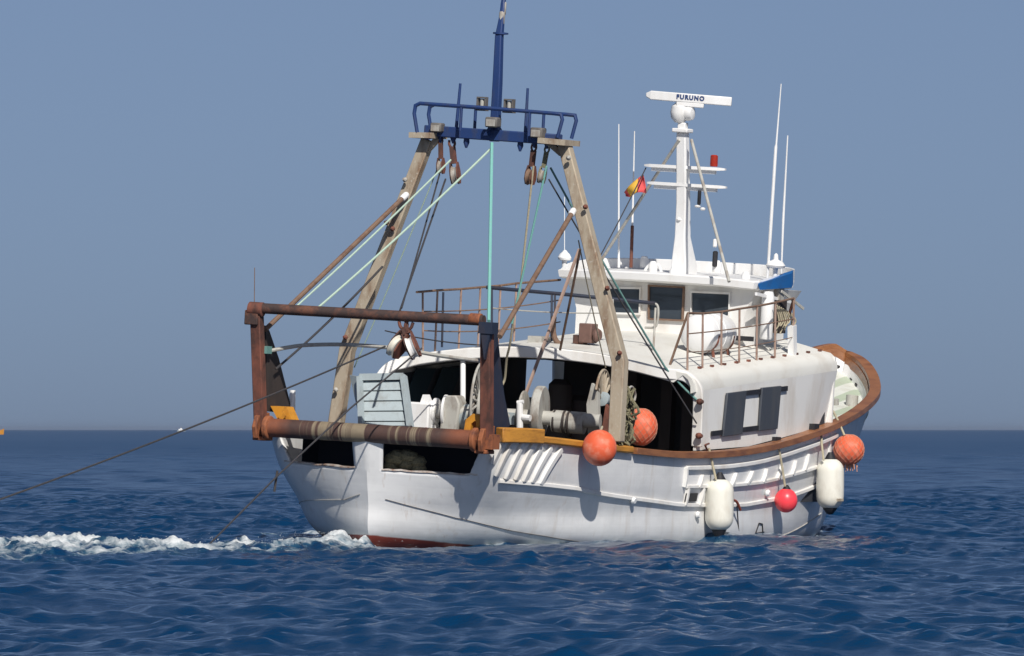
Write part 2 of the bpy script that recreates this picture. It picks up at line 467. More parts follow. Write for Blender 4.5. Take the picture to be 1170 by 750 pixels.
    au = me.attributes.new('unresolved', 'FLOAT', 'POINT'); au.data.foreach_set('value', np.ascontiguousarray(un).ravel().astype(np.float32))
    at = me.attributes.new('foam', 'FLOAT', 'POINT'); at.data.foreach_set('value', foam.ravel().astype(np.float32))
    me.shade_smooth()
    ob = bpy.data.objects.new('sea', me); COL.objects.link(ob); ob.location.z = -.06
    me.materials.append(sea_mat())
    return tag(ob, 'deep blue choppy open sea with a white foaming wake', 'sea', kind='structure')

def sea_mat():
    m, nt, b = mat_base('sea_water')
    L = nt.links
    tc = N(nt, 'ShaderNodeTexCoord')
    cd = N(nt, 'ShaderNodeSeparateXYZ'); L.new(tc.outputs['Object'], cd.inputs[0])
    big = noise(nt, .07, 3, .5, (1, .45, 1))
    c = mixc(nt, big, (.0003, .021, .070), (.001, .040, .112))
    L.new(c, b.inputs['Base Color'])
    # where the mesh is too coarse to carry the wavelets, they are in the roughness instead
    ua = N(nt, 'ShaderNodeAttribute', attribute_name='unresolved')
    L.new(math_n(nt, 'ADD', math_n(nt, 'MULTIPLY', ua.outputs['Fac'], .22), .09), b.inputs['Roughness'])
    b.inputs['IOR'].default_value = 1.333
    # wavelets too small for the mesh
    f1 = noise(nt, 2.6, 7, .62, (1, .7, 1)); f2 = noise(nt, 8.5, 4, .6)
    f0 = noise(nt, .3, 5, .6, (1, .7, 1))
    h = math_n(nt, 'ADD', math_n(nt, 'MULTIPLY', f1, .06), math_n(nt, 'MULTIPLY', f2, .014))
    h = math_n(nt, 'ADD', h, math_n(nt, 'MULTIPLY', f0, .1))
    bp = N(nt, 'ShaderNodeBump'); L.new(math_n(nt, 'SUBTRACT', .9, math_n(nt, 'MULTIPLY', ua.outputs['Fac'], .75)), bp.inputs['Strength']); bp.inputs['Distance'].default_value = 1.0
    L.new(h, bp.inputs['Height']); L.new(bp.outputs[0], b.inputs['Normal'])
    fb = N(nt, 'ShaderNodeBsdfPrincipled')
    fb.inputs['Base Color'].default_value = (.76, .79, .80, 1); fb.inputs['Roughness'].default_value = .8
    fn = noise(nt, 5, 8, .75)
    bp2 = N(nt, 'ShaderNodeBump'); bp2.inputs['Strength'].default_value = .6; bp2.inputs['Distance'].default_value = .15
    L.new(fn, bp2.inputs['Height']); L.new(bp2.outputs[0], fb.inputs['Normal'])
    at = N(nt, 'ShaderNodeAttribute', attribute_name='foam')
    tot = math_n(nt, 'ADD', at.outputs['Fac'], math_n(nt, 'MULTIPLY', math_n(nt, 'SUBTRACT', fn, .5), 1.5))
    has = ramp(nt, at.outputs['Fac'], .02, .2)
    fac = math_n(nt, 'MULTIPLY', ramp(nt, tot, .34, 1.0), has)
    # thin aerated water under the foam is paler and greener
    L.new(mixc(nt, math_n(nt, 'MULTIPLY', ramp(nt, at.outputs['Fac'], .15, .7), .55), c, (.1, .22, .27)), b.inputs['Base Color'])
    mx = N(nt, 'ShaderNodeMixShader')
    L.new(fac, mx.inputs[0]); L.new(b.outputs[0], mx.inputs[1]); L.new(fb.outputs[0], mx.inputs[2])
    L.new(mx.outputs[0], nt.nodes['Material Output'].inputs[0])
    return m
build_sea()
def spray():
    # droplets and flecks thrown up along the wake
    mb = MB(); Rb = B.to_3x3()
    for k in range(1600):
        if random.random() < .5: lx, ly, top = random.gauss(-11, 2.6), random.gauss(0, 1.0), .34
        elif random.random() < .5: lx, ly, top = random.gauss(-.2, .5), random.uniform(.1, 1.5), .30
        else: lx, ly, top = random.uniform(-12, 0), random.gauss(0, .8), .2
        p = Vector((BOAT_AT.x, 0, 0)) + Rb @ Vector((lx, ly, 0)); p.z = -.03 + .8 * top * random.random() ** 1.5
        q = random.uniform(.003, .011)
        vs = [p + Vector((random.uniform(-1, 1), random.uniform(-1, 1), random.uniform(-1, 1))) * q for _ in range(4)]
        mb.add(vs, [(0, 1, 2), (0, 2, 3), (0, 3, 1), (1, 3, 2)])
    o = mb.build('sea_spray', M['clean'])
    tag(o, 'white spray flecks thrown up along the foaming wake', 'spray', kind='stuff')
spray()

def haze():
    # the thin sea air that softens the horizon
    me = bpy.data.meshes.new('haze'); h = 52000.0; z0, z1 = -1.5, 14.0
    me.from_pydata([(x, y, z) for z in (z0, z1) for x, y in ((-h, -h), (h, -h), (h, h), (-h, h))], [], [(3, 2, 1, 0), (4, 5, 6, 7), (0, 1, 5, 4), (1, 2, 6, 5), (2, 3, 7, 6), (3, 0, 4, 7)])
    m = bpy.data.materials.new('haze'); m.use_nodes = True; nt = m.node_tree; nt.nodes.clear()
    v = nt.nodes.new('ShaderNodeVolumePrincipled'); v.inputs['Color'].default_value = (.52, .62, .80, 1); v.inputs['Density'].default_value = 2.5e-5; v.inputs['Anisotropy'].default_value = .2
    o = nt.nodes.new('ShaderNodeOutputMaterial'); nt.links.new(v.outputs[0], o.inputs['Volume']); me.materials.append(m)
    ob = bpy.data.objects.new('haze', me); COL.objects.link(ob)
    tag(ob, 'thin pale sea haze softening the horizon', 'haze', kind='stuff')
haze()

# ------------------------------------------------------------------ the trawler: hull
boat = empty('fishing_trawler', 'white wooden stern trawler with rusty stern gallows and tall tan gantry', 'fishing boat', (0, 0, 0))
# each level: control points (X forward, half breadth, z) with the same parameter meaning from the sternpost to the stem
LEV=[
 # rail
 [(-.46,0,1.93),(-.26,.9,1.94),(-.02,1.75,1.95),(.16,2.18,1.98),(.5,2.36,1.99),(1.6,2.55,1.97),(4.0,2.80,1.84),(7.0,2.92,1.73),(10.0,2.93,1.82),(13.0,2.84,2.13),(15.5,2.55,2.46),(17.8,1.98,2.77),(19.3,1.36,3.03),(20.4,.74,3.27),(20.95,.3,3.42),(21.15,0,3.50)],
 # upper side
 [(-.34,0,1.30),(-.13,.8,1.30),(.12,1.62,1.30),(.32,2.02,1.30),(.7,2.24,1.30),(1.8,2.48,1.28),(4.0,2.76,1.2),(7.0,2.90,1.2),(10.0,2.90,1.25),(13.0,2.78,1.4),(15.4,2.42,1.55),(17.4,1.82,1.75),(18.8,1.24,1.95),(19.9,.66,2.15),(20.4,.27,2.25),(20.6,0,2.3)],
 # strake
 [(-.2,0,.72),(0.05,.7,.72),(.4,1.45,.72),(.72,1.84,.72),(1.2,2.1,.72),(2.3,2.36,.72),(4.2,2.66,.72),(7.0,2.84,.72),(10.0,2.84,.74),(13.0,2.66,.8),(15.3,2.24,.88),(17.0,1.62,1.0),(18.2,1.05,1.1),(19.1,.53,1.2),(19.55,.21,1.25),(19.7,0,1.28)],
 # waterline
 [(0,0,0),(.4,.62,0),(.9,1.26,0),(1.35,1.62,0),(1.95,1.9,0),(3.0,2.24,0),(4.8,2.55,0),(7.2,2.74,0),(10.0,2.75,0),(12.9,2.46,0),(15.0,2.0,0),(16.5,1.45,0),(17.5,.95,0),(18.25,.48,0),(18.6,.18,0),(18.8,0,0)],
 # bottom
 [(1.5,0,-1),(1.8,.05,-1),(2.2,.15,-1),(2.7,.3,-1),(3.3,.5,-1),(4.2,.85,-1),(5.5,1.3,-1),(7.5,1.75,-1),(10,1.8,-1),(12.6,1.5,-1),(14.4,1.0,-1),(15.8,.6,-1),(16.7,.35,-1),(17.4,.16,-1),(17.7,.06,-1),(17.9,0,-1)],
]
LV=np.array(LEV,float)
def cr(P,t):
    """Catmull-Rom through the rows of P at t in 0..1"""
    n=len(P)-1; s=min(max(t,0),1)*n; i=min(int(s),n-1); f=s-i
    a=P[i-1] if i>0 else 2*P[0]-P[1]; b=P[i]; c=P[i+1]; d=P[i+2] if i+2<=n else 2*P[n]-P[n-1]
    return .5*(2*b+(c-a)*f+(2*a-5*b+4*c-d)*f*f+(3*b-a-3*c+d)*f**3)
def hull(u,v,side=-1):
    col=np.array([cr(LV[k],u) for k in range(len(LV))])
    p=cr(col,v)
    if side>0 and v<.25:   # the port bow stands a little higher
        t=min(max((u-.76)/.16,0),1); q=min(max((1-u)/.06,0),1)
        p[2]+=.22*t*t*(3-2*t)*q*(1-v/.25)
    return np.array([p[0],side*max(p[1],0),p[2]])


def hull_n(u, v, side=-1):
    e = .004
    a = hull(min(u + e, 1), v, side) - hull(max(u - e, 0), v, side); b = hull(u, min(v + e, 1), side) - hull(u, max(v - e, 0), side)
    n = np.cross(a, b); n /= np.linalg.norm(n) + 1e-9
    if n[1] * side < 0: n = -n
    return Vector(n)

def on_hull(u, v, out=0.0, side=-1):
    return Vector(hull(u, v, side)) + hull_n(u, v, side) * out

def make_hull():
    mb = MB(); us = np.concatenate([np.linspace(0, .12, 22)[:-1], np.linspace(.12, .2, 70)[:-1], np.linspace(.2, 1, 120)])
    vs_ = np.concatenate([np.linspace(0, .25, 26)[:-1], np.linspace(.25, 1, 31)]); nu, nv = len(us) - 1, len(vs_) - 1
    rows = []
    for side in (1, -1):
        rows.append([[Vector(hull(a, b, side)) for b in vs_] for a in us])
    for s, (side, g) in enumerate(zip((1, -1), rows)):
        base = len(mb.v); m = nv + 1
        mb.v += [tuple(p) for r in g for p in r]
        for i in range(nu):
            for j in range(nv):
                u, v = (us[i] + us[i + 1]) / 2, (vs_[j] + vs_[j + 1]) / 2
                p = g[i][j]
                # the openings in the transom, either side of the middle post
                if v < .25 and u < .199 and .27 < abs(.5 * (g[i][j].y + g[i + 1][j].y)) and abs(g[i + 1][j].y) < 2.06 - .30 * (v / .25):
                    continue
                q = (base + i * m + j, base + (i + 1) * m + j, base + (i + 1) * m + j + 1, base + i * m + j + 1)
                mb.f.append(q if side < 0 else q[::-1])
    o = mb.build('hull', M['hull'], boat, sharp=.75)
    # the two halves share the stem and the sternpost
    import bmesh
    bm = bmesh.new(); bm.from_mesh(o.data); bmesh.ops.remove_doubles(bm, verts=bm.verts, dist=.0008); bmesh.ops.recalc_face_normals(bm, faces=bm.faces); bm.to_mesh(o.data); bm.free()
    o.data.shade_smooth(); o.data.set_sharp_from_angle(angle=.5)
    sd = o.modifiers.new('planking', 'SOLIDIFY'); sd.thickness = .07; sd.offset = -1
    return o
hull_o = make_hull()

# rusty worn sills of the transom openings
for side, u0, u1 in ((1, .022, .172), (-1, .022, .172)):
    pts = [on_hull(u0 + (u1 - u0) * t / 16, .25, -.03, side) + Vector((0, 0, .012 + random.uniform(-.006, .01))) for t in range(17)]
    MB().sweep(pts, [[(-.05, -.012), (.05, -.012), (.05, .012 + random.uniform(0, .012)), (-.05, .012)] for _ in pts]).build('opening_sill', M['sill'], hull_o)

# slanting rub strips at the starboard quarter
for (a, b) in [((0.2363, 0.0200), (0.2100, 0.1600)), ((0.2700, 0.0200), (0.2300, 0.2400)), ((0.2925, 0.0250), (0.2612, 0.2600)), ((0.3113, 0.0350), (0.2825, 0.2650)), ((0.3250, 0.0400), (0.2975, 0.2750)), ((0.3375, 0.0400), (0.3113, 0.2800)), ((0.3488, 0.0450), (0.3237, 0.2900))]:
    pts = [on_hull(a[0] + (b[0] - a[0]) * t / 8, a[1] + (b[1] - a[1]) * t / 8, .025) for t in range(9)]
    MB().sweep(pts, rect(.115, .07), (0, -1, 0)).build('rub_strip', M['white'], hull_o, bevel=.015)

def strake(name, stations, w, h, mat, parent, side=-1, n=60):
    us = [s[0] for s in stations]; vs = [s[1] for s in stations]
    pts = []; nn = []
    for i in range(n + 1):
        u = us[0] + (us[-1] - us[0]) * i / n
        v = float(np.interp(u, us, vs)); pts.append(on_hull(u, v, h * .2, side))
    return MB().sweep(pts, [(-w, -h / 2), (w, -h * .35), (w, h * .35), (-w, h / 2)], (0, 0, 1)).build(name, mat, parent, bevel=w * .2)

# long strake and the guard frame forward of it
strake('rubbing_strake', [(0.2437, 0.2750), (0.3225, 0.2900), (0.3675, 0.3050), (0.4113, 0.3750), (0.4625, 0.4600), (0.5288, 0.4800), (0.5763, 0.4400), (0.6250, 0.3700)], .028, .09, M['white'], hull_o)
strake('guard_strake', [(0.4637, 0.1150), (0.5050, 0.1150), (0.5413, 0.1050), (0.5787, 0.0850), (0.6350, 0.0700)], .045, .1, M['white'], hull_o)
strake('guard_strake', [(0.4662, 0.2800), (0.5062, 0.2850), (0.5438, 0.2800), (0.5813, 0.2500), (0.6275, 0.2200)], .035, .08, M['white'], hull_o)
strake('hull_seam', [(0.0275, 0.4700), (0.0800, 0.5200), (0.1288, 0.5700), (0.2263, 0.6250), (0.3100, 0.6700), (0.3850, 0.7250)], .016, .01, M['darkbrown'], hull_o)
strake('hull_seam', [(0.5563, 0.7300), (0.5875, 0.6900), (0.6238, 0.6300), (0.6525, 0.5950)], .016, .01, M['grey'], hull_o)
strake('hull_seam', [(0.0163, 0.4450), (0.0525, 0.4950), (0.3638, 0.6000)], .014, .01, M['grey'], hull_o, 1)
for (a, b) in [((0.4637, 0.1150), (0.4637, 0.2800)), ((0.4800, 0.1800), (0.4775, 0.2900)), ((0.5138, 0.1800), (0.5100, 0.2950)), ((0.5312, 0.1800), (0.5262, 0.2800)), ((0.5463, 0.1750), (0.5438, 0.2800)), ((0.5625, 0.1750), (0.5587, 0.2650)), ((0.5775, 0.1550), (0.5750, 0.2500)), ((0.5925, 0.1300), (0.5900, 0.2350)), ((0.4675, 0.2950), (0.4675, 0.4600)), ((0.4825, 0.3000), (0.4813, 0.4650))]:
    MB().sweep([on_hull(a[0], a[1], .02), on_hull((a[0] + b[0]) / 2, (a[1] + b[1]) / 2, .03), on_hull(b[0], b[1], .02)], rect(.055, .09), (0, -1, 0)).build('guard_rib', M['white'], hull_o)
a, b = (0.4662, 0.3450), (0.4775, 0.4300)
MB().plate([on_hull(a[0], a[1], .03), on_hull(b[0], a[1], .03), on_hull(b[0], b[1], .03), on_hull(a[0], b[1], .03)], (0, -.012, 0)).build('drain_port', M['black'], hull_o)
for p in [(0.5500, 0.3850), (0.4200, 0.4050), (0.4800, 0.5400)]:
    MB().lathe([(.05, -.03), (.07, 0), (.05, .05)], on_hull(p[0], p[1], .04), hull_n(*p), 10).build('hull_fitting', M['clean'], hull_o)
# draught mark, a thin outlined figure four
def mark(path):
    mb = MB()
    for s in path:
        mb.tube([on_hull(u, v, .012) for u, v in s], .012, 6)
    return mb.build('draught_mark', M['black'], hull_o)
mark([[(0.5438, 0.6700), (0.5463, 0.6150), (0.5500, 0.6200), (0.5525, 0.6750)], [(0.5438, 0.6750), (0.5537, 0.6700)], [(0.5487, 0.6750), (0.5500, 0.6950)]])

# gunwale
def rail_path(u0, u1, side, n=70):
    return [Vector(hull(u0 + (u1 - u0) * i / n, 0, side)) for i in range(n + 1)]
path = rail_path(.21, 1, 1)[:-1] + rail_path(1, .415, -1)
gun = MB().sweep(path, rect(.22, .12, -.01)).build('gunwale', M['wood'], boat, bevel=.03)
MB().sweep(rail_path(.318, .413, -1, 14), rect(.2, .13, .0)).build('gunwale', M['ochre'], boat, bevel=.03, label='ochre painted rail at the starboard quarter')
MB().sweep(rail_path(.222, .322, -1, 14), rect(.26, .26, .06)).build('stern_rail', M['ochre'], boat, bevel=.04, label='thick ochre rail timber at the stern quarter')
# bow bulwark lining: varnished band over a white band, foredeck inside
def inner(u, dz, off, side):
    p = Vector(hull(u, 0, side)); n = hull_n(u, .02, side); n.z = 0
    n = n.normalized() if n.length > .01 else Vector((1, 0, 0))
    q = p - n * off
    if q.y * side < 0.0: q.y = 0.0
    q.z = p.z + dz
    return q
def band(name, mat, d0, d1, off, th, u0=.66):
    us = [u0 + (1 - u0) * i / 60 for i in range(61)]
    us[-1] = .992
    mb = MB()
    seq = [(u, 1) for u in us] + [(u, -1) for u in us[::-1]]
    rows = [[inner(u, d0, off, s), inner(u, d1, off + .02, s), inner(u, d1, off + .02 + th, s), inner(u, d0, off + th, s)] for u, s in seq]
    mb.grid(rows, closed=True)
    return mb.build(name, mat, boat)
band('bulwark_lining', M['wood'], -.05, -.21, .08, .05)
band('bulwark_frieze', M['clean'], -.205, -.36, .085, .06)
def foredeck():
    mb = MB(); rows = []
    us = [.62 + .36 * i / 40 for i in range(41)]
    for u in us:
        p = inner(u, -.43, .1, 1); s = inner(u, -.43, .1, -1)
        rows.append([p.lerp(s, t / 8) + Vector((0, 0, .16 * (1 - (2 * t / 8 - 1) ** 2) * min(1, abs(p.y)))) for t in range(9)])
    return mb.grid(rows).build('foredeck', M['foredeck'], boat)
foredeck()
for u, sd, du in ((.937, 1, .02), (.945, -1, .018), (.905, -1, .014), (.868, -1, .012)):
    p = inner(u, -.40, .17, sd); q = inner(u + du, -.40, .17, sd)
    MB().sweep([p, q], rect(.06, .11)).build('scupper', M['black'], boat)
MB().tube([(18.595, -1.200, 2.402), (18.633, -1.200, 2.744)], .12, 12).build('bitts', M['grey'], boat)
MB().tube([(16.161, -1.900, 2.591), (16.144, -1.900, 2.709)], .06, 10).build('fairlead', M['grey'], boat)
MB().box((20.372, -0.950, 3.011), (.06, .1, .16)).build('bow_fairlead', M['clean'], boat)

# working deck, transom bin
mb = MB()
mb.grid([[Vector((x, y * w, .95)) for y in (-1, -.5, 0, .5, 1)] for x, w in ((.75, 1.6), (1.6, 2.1), (2.4, 2.3), (4, 2.6), (7, 2.75), (10, 2.75), (13.8, 2.45))])
mb.build('working_deck', M['deckwood'], boat)
mb = MB(); mb.grid([[Vector((x, y, z)) for z in (1.08, 1.5, 2.0)] for x, y in ((.55, 1.72), (.95, 1.6), (1.0, 0), (.95, -1.6), (.55, -1.72))]); mb.grid([[Vector((x, y * w, 1.08)) for y in (-1, 0, 1)] for x, w in ((.0, .9), (.3, 1.5), (.55, 1.72), (1.0, 1.6))])
mb.build('stern_bin', M['bin'], boat)
mb = MB()
for k in range(16):
    y = random.uniform(-.85, -.25); mb.lathe([(.02, -.12), (.12, -.07), (.15, 0), (.11, .08), (.02, .12)], (random.uniform(.05, .25), y, 1.34 + random.uniform(0, .24)), (random.uniform(-.3, .3), random.uniform(-.3, .3), 1), 10)
solo(mb, 'net_heap', M['net'], 'small heap of olive fishing net inside the transom opening right of the middle post', 'fishing net', (.15, -.35, 1.3))

MB().grid([[Vector((x, y * w, z)) for y in (-1, -.5, 0, .5, 1)] for z in (1.80, 1.86) for x, w in ([(-.05, 1.6), (.4, 2.1), (1.2, 2.2), (2.2, 2.3)] if z < 1.83 else [(2.2, 2.3), (1.2, 2.2), (.4, 2.1), (-.05, 1.6)])]).build('stern_platform', M['darkbrown'], boat)

# ------------------------------------------------------------------ shelter over the working deck
def zr(x, y): return 3.5 + .065 * (x - 6.7) - .33 * (y / 2.6) ** 2 + .015 * y
def aft_x(y): return 6.72 - .24 * y + .03 * (1 - (y / 2.7) ** 2)
def shelter_roof():
    mb = MB(); ys = [2.78, 2.77, 2.72, 2.62, 2.45] + [2.45 - 4.9 * k / 14 for k in range(1, 14)] + [-2.45, -2.62, -2.72, -2.77, -2.78]
    drop = {0: .36, 1: .22, 2: .11, 3: .03, 4: 0}
    top = []; bot = []
    nx = 24
    for i in range(nx + 1):
        r0 = []; r1 = []
        for k, y in enumerate(ys):
            j = min(k, len(ys) - 1 - k); d = drop.get(j, 0)
            x = aft_x(y) + (14.05 - aft_x(y)) * i / nx
            z = zr(x, max(-2.45, min(2.45, y))) - d
            r0.append(Vector((x, y, z))); r1.append(Vector((x, y * .975, z - (.2 if j > 3 else .03))))
        top.append(r0); bot.append(r1)
    mb.grid(top); mb.grid(bot)
    mb.grid([top[0], bot[0]]); mb.grid([top[-1], bot[-1]])
    mb.grid([[r[0] for r in top], [r[0] for r in bot]]); mb.grid([[r[-1] for r in top], [r[-1] for r in bot]])
    return mb.build('shelter_roof', M['roofwhite'], boat, sharp=.7)
roof = shelter_roof()
def rail_z(x): return float(np.interp(x, LV[0][:, 0], LV[0][:, 2]))
def rail_b(x): return float(np.interp(x, LV[0][3:, 0], LV[0][3:, 1]))
def side_wall(side, x0, x1, zt=None, zb=None, name='side_wall', mat='white', y_in=0.0, th=.05, n=16):
    mb = MB(); a = []; b = []
    for i in range(n + 1):
        x = x0 + (x1 - x0) * i / n
        yb = min(rail_b(x) - .1, 2.78) - y_in; yt = 2.78 - y_in
        z0 = (rail_z(x) + .04) if zb is None else zb; z1 = (zr(x, side * 2.45) - .355) if zt is None else zt
        f = [(t / 6) for t in range(7)]
        a.append([Vector((x, side * (yb + (yt - yb) * t), z0 + (z1 - z0) * t)) for t in f])
        b.append([p - Vector((0, side * th, 0)) for p in a[-1]])
    mb.grid(a); mb.grid(b); mb.grid([a[0], b[0]]); mb.grid([a[-1], b[-1]])
    mb.grid([[r[0] for r in a], [r[0] for r in b]]); mb.grid([[r[-1] for r in a], [r[-1] for r in b]])
    return mb.build(name, M[mat], boat)
wall = side_wall(-1, 7.6, 14.05)
side_wall(1, 5.9, 11.85); side_wall(1, 13.2, 14.05); side_wall(1, 11.85, 13.2, zt=2.45)
side_wall(1, 11.85, 13.2, zb=3.2)
side_wall(1, 6.0, 11.85, name='wall_shade_lining', mat='dark', y_in=.07, th=.03)  # dark sheets added inside the white walls to stand for shade
side_wall(-1, 7.7, 14.0, name='wall_shade_lining', mat='dark', y_in=.07, th=.03)
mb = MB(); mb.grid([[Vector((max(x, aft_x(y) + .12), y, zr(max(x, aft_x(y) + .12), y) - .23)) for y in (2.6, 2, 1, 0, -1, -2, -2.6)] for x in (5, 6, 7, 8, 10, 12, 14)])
mb.build('ceiling_shade_lining', M['dark'], boat)  # added dark sheet under the roof, shade painted in its colour
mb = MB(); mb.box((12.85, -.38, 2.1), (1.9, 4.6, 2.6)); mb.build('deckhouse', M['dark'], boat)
# forward bulkhead
MB().box((14.0, -.9, 2.3), (.06, 3.7, 2.5)).build('bulkhead', M['white'], boat)
# white border round the open aft end
bp = [(7.62, -2.79, 1.86), (7.58, -2.80, 2.5), (7.55, -2.80, 2.75)]
bp += [(7.53, -2.77, 2.93), (7.48, -2.66, 3.07), (7.40, -2.5, 3.15)]
bp += [(aft_x(y), y, zr(aft_x(y), y) - .1) for y in [-2.2 + .44 * k for k in range(11)]]
bp += [(aft_x(2.5) - .0, 2.5, zr(6, 2.5) - .12), (5.95, 2.7, 2.98), (5.75, 2.82, 2.7), (5.6, 2.86, 2.2), (5.55, 2.86, 1.9)]
MB().sweep(arc(bp, 4), [(-.1, -.045), (.1, -.045), (.1, .045), (-.1, .045)], (1, 0, 0)).build('opening_border', M['white'], boat, bevel=.02)
# panes on the port side seen through the opening
for q in ([(8.9, 3.0), (8.05, 3.0), (7.5, 2.3), (8.35, 2.3)], [(7.75, 2.98), (6.95, 2.98), (6.4, 2.3), (7.2, 2.3)]):
    MB().plate([(x, 2.62, z) for x, z in q], (0, .02, 0)).build('port_window', M['tealglass'], boat)
for p in ((9.6, -1.3), (10.2, -.3), (9.0, -2.0)):
    MB().bar((p[0], p[1], .95), (p[0], p[1], 3.3), .22, .22, (1, 0, 0)).build('shelter_post', M['darkbrown'], boat)
MB().tube([(5.900, 1.120, 1.839), (6.500, 1.487, 3.183)], .05, 10).build('stanchion', M['clean'], boat)
# shutters on their runners
def on_wall(px): return px
S1 = [(8.774, -2.800, 2.846), (9.635, -2.800, 2.895), (9.553, -2.800, 2.089), (8.684, -2.800, 2.046)]
S2 = [(10.361, -2.800, 2.952), (11.256, -2.800, 2.992), (11.187, -2.800, 2.191), (10.342, -2.800, 2.151)]
for S in (S1, S2): MB().plate(S, (0, -.05, 0)).build('shutter', M['shutter'], wall, bevel=.01)
MB().bar((9.519, -2.810, 2.839), (11.616, -2.810, 2.945), .03, .09).build('shutter_runner', M['black'], wall)
MB().bar((8.214, -2.810, 2.099), (10.381, -2.810, 2.208), .03, .09).build('shutter_runner', M['black'], wall)
for c in ((11.217, -2.800, 1.979), (13.042, -2.790, 2.224)):
    MB().box(c, (.24, .12, .12)).build('scupper', M['black'], wall)
MB().tube(arc([(7.986, -2.840, 1.809), (7.850, -2.860, 1.890), (8.005, -2.860, 1.922)], 4), .018, 8).build('hook', M['rust'], wall)
for px in ((7.448, -2.840, 2.689), (7.494, -2.840, 2.066)):
    MB().lathe([(.05, 0), (.06, .06), (.03, .12)], px, (-.3, -1, 0), 10).build('cleat', M['rust'], wall)
# lugs along the roof edge
for k in range(11):
    x = 8.3 + 5.6 * k / 10
    MB().box((x, -2.46, zr(x, -2.46) + .015), (.09, .05, .05)).build('edge_lug', M['rust'], roof)
# things bolted on the roof
MB().box((8.202, 0.750, 3.586), (.45, .28, .2)).build('roof_vent', M['grey'], boat)
vent = MB().box((8.148, -0.250, 3.796), (.3, .26, .36)).build('vent_box', M['ventbrown'], boat, bevel=.02)
MB().box((8.143, -0.100, 3.674), (.22, .2, .16)).build('vent_foot', M['rustdark'], vent)
MB().lathe([(.11, 0), (.13, .05), (.1, .1)], (8.089, -0.420, 3.772), (0, -1, 0), 12).build('vent_cover', M['ventbrown'], vent)
MB().tube(arc([(7.900, 0.173, 3.559), (7.900, 0.284, 3.634), (7.900, 0.349, 3.824), (7.900, 0.346, 4.066)], 5), .05, 10).build('roof_pipe', M['brace'], boat)
MB().bar((6.000, -0.038, 2.629), (7.600, -0.229, 5.334), .045, .045).build('leaning_spar', M['railrust'], boat)

# ------------------------------------------------------------------ wheelhouse
wh = bpy.data.objects.new('wheelhouse', None); COL.objects.link(wh); wh.parent = boat
mb = MB()
secs = [(3.3, 1.78, 12.0, 14.2), (4.2, 1.78, 12.0, 14.2), (4.45, 1.86, 12.0, 14.3), (4.76, 2.04, 11.99, 14.35)]
rows = []
for z, w, x0, x1 in secs:
    rows.append([Vector(p) for p in ((x0, w, z), (x0, -w + .1, z), (x0 + .25, -w, z), (x1 - .5, -w, z), (x1, -w * .6, z), (x1, w * .6, z), (x1 - .5, w, z))])
mb.grid(rows, closed=True)
mb.build('wheelhouse_wall', M['white'], wh, sharp=.5)
mb = MB()
def ro(z, g=0.0):
    return [Vector(p) for p in ((11.62 - g, 2.0 + g, z), (11.54 - g, 1.2, z + .02), (11.5 - g, 0, z + .03), (11.56 - g, -1.2, z + .02), (11.75 - g, -1.95 - g, z - .02), (12.3, -2.1 - g, z), (13.4, -2.05 - g, z + .04), (14.1, -1.6 - g, z + .06), (14.5 + g, -.8, z + .07), (14.5 + g, .8, z + .07), (14.1, 1.7 + g, z + .06), (13.6, 2.1 + g, z + .04), (12.1, 2.1 + g, z))]
rows = [ro(4.75, -.06), ro(4.78), ro(4.9, .02), ro(4.93, -.03)]
mb.grid(rows, closed=True)
for r in (rows[0], rows[-1]):
    k = len(mb.v); mb.v += [tuple(p) for p in r]; mb.f.append(tuple(range(k, k + len(r))))
mb.build('wheelhouse_roof', M['clean'], wh, sharp=.5)
# parapet round the sides and front of the roof, rising forward
seq = [(11.75, 2.03, .02), (12.3, 2.1, .14), (13.4, 2.12, .24), (14.1, 1.75, .28), (14.55, .85, .3), (14.55, -.85, .3), (14.1, -1.62, .28), (13.4, -2.06, .24), (12.4, -2.12, .12), (11.9, -2.02, .02)]
mb = MB(); o_ = arc([(x, y, 4.91) for x, y, h in seq], 4); hs = np.interp(np.arange(len(o_)), np.arange(len(seq)) * 4, [s[2] for s in seq])
mb.grid([[p, p + Vector((0, 0, h)), p * .996 + Vector((.03, 0, h + .004)), p * .996 + Vector((.03, 0, .004))] for p, h in zip(o_, hs)], closed=True)
mb.build('roof_parapet', M['clean'], wh)
def window(q, frame_mat, t=.045, x=11.97):
    f = MB(); q = [Vector(p) for p in q]
    f.sweep(q, [(-t / 2, -.03), (t / 2, -.03), (t / 2, .03), (-t / 2, .03)], (1, 0, 0), loop=True)
    fo = f.build('window_frame', frame_mat, wh)
    MB().plate([p + Vector((.012, 0, 0)) for p in q], (.02, 0, 0)).build('window_pane', M['glass'], wh)
window([(11.970, 1.108, 4.619), (11.970, 0.456, 4.646), (11.970, 0.444, 4.159), (11.970, 1.078, 4.141)], M['white'])
window([(11.970, 0.287, 4.705), (11.970, -0.435, 4.711), (11.970, -0.446, 4.085), (11.970, 0.249, 4.079)], M['brace'])
window([(11.970, -0.593, 4.637), (11.970, -1.383, 4.647), (11.970, -1.392, 4.212), (11.970, -0.620, 4.185)], M['white'])
MB().lathe([(.02, 0), (.16, .02), (.2, .3), (.17, .5), (.1, .62), (.12, .7), (.12, .85), (.03, .93)], (11.950, -0.273, 4.116), (0, .05, 1), 12)
MB().box((11.900, -1.751, 3.820), (.06, .38, .09)).build('slot_vent', M['black'], wh)
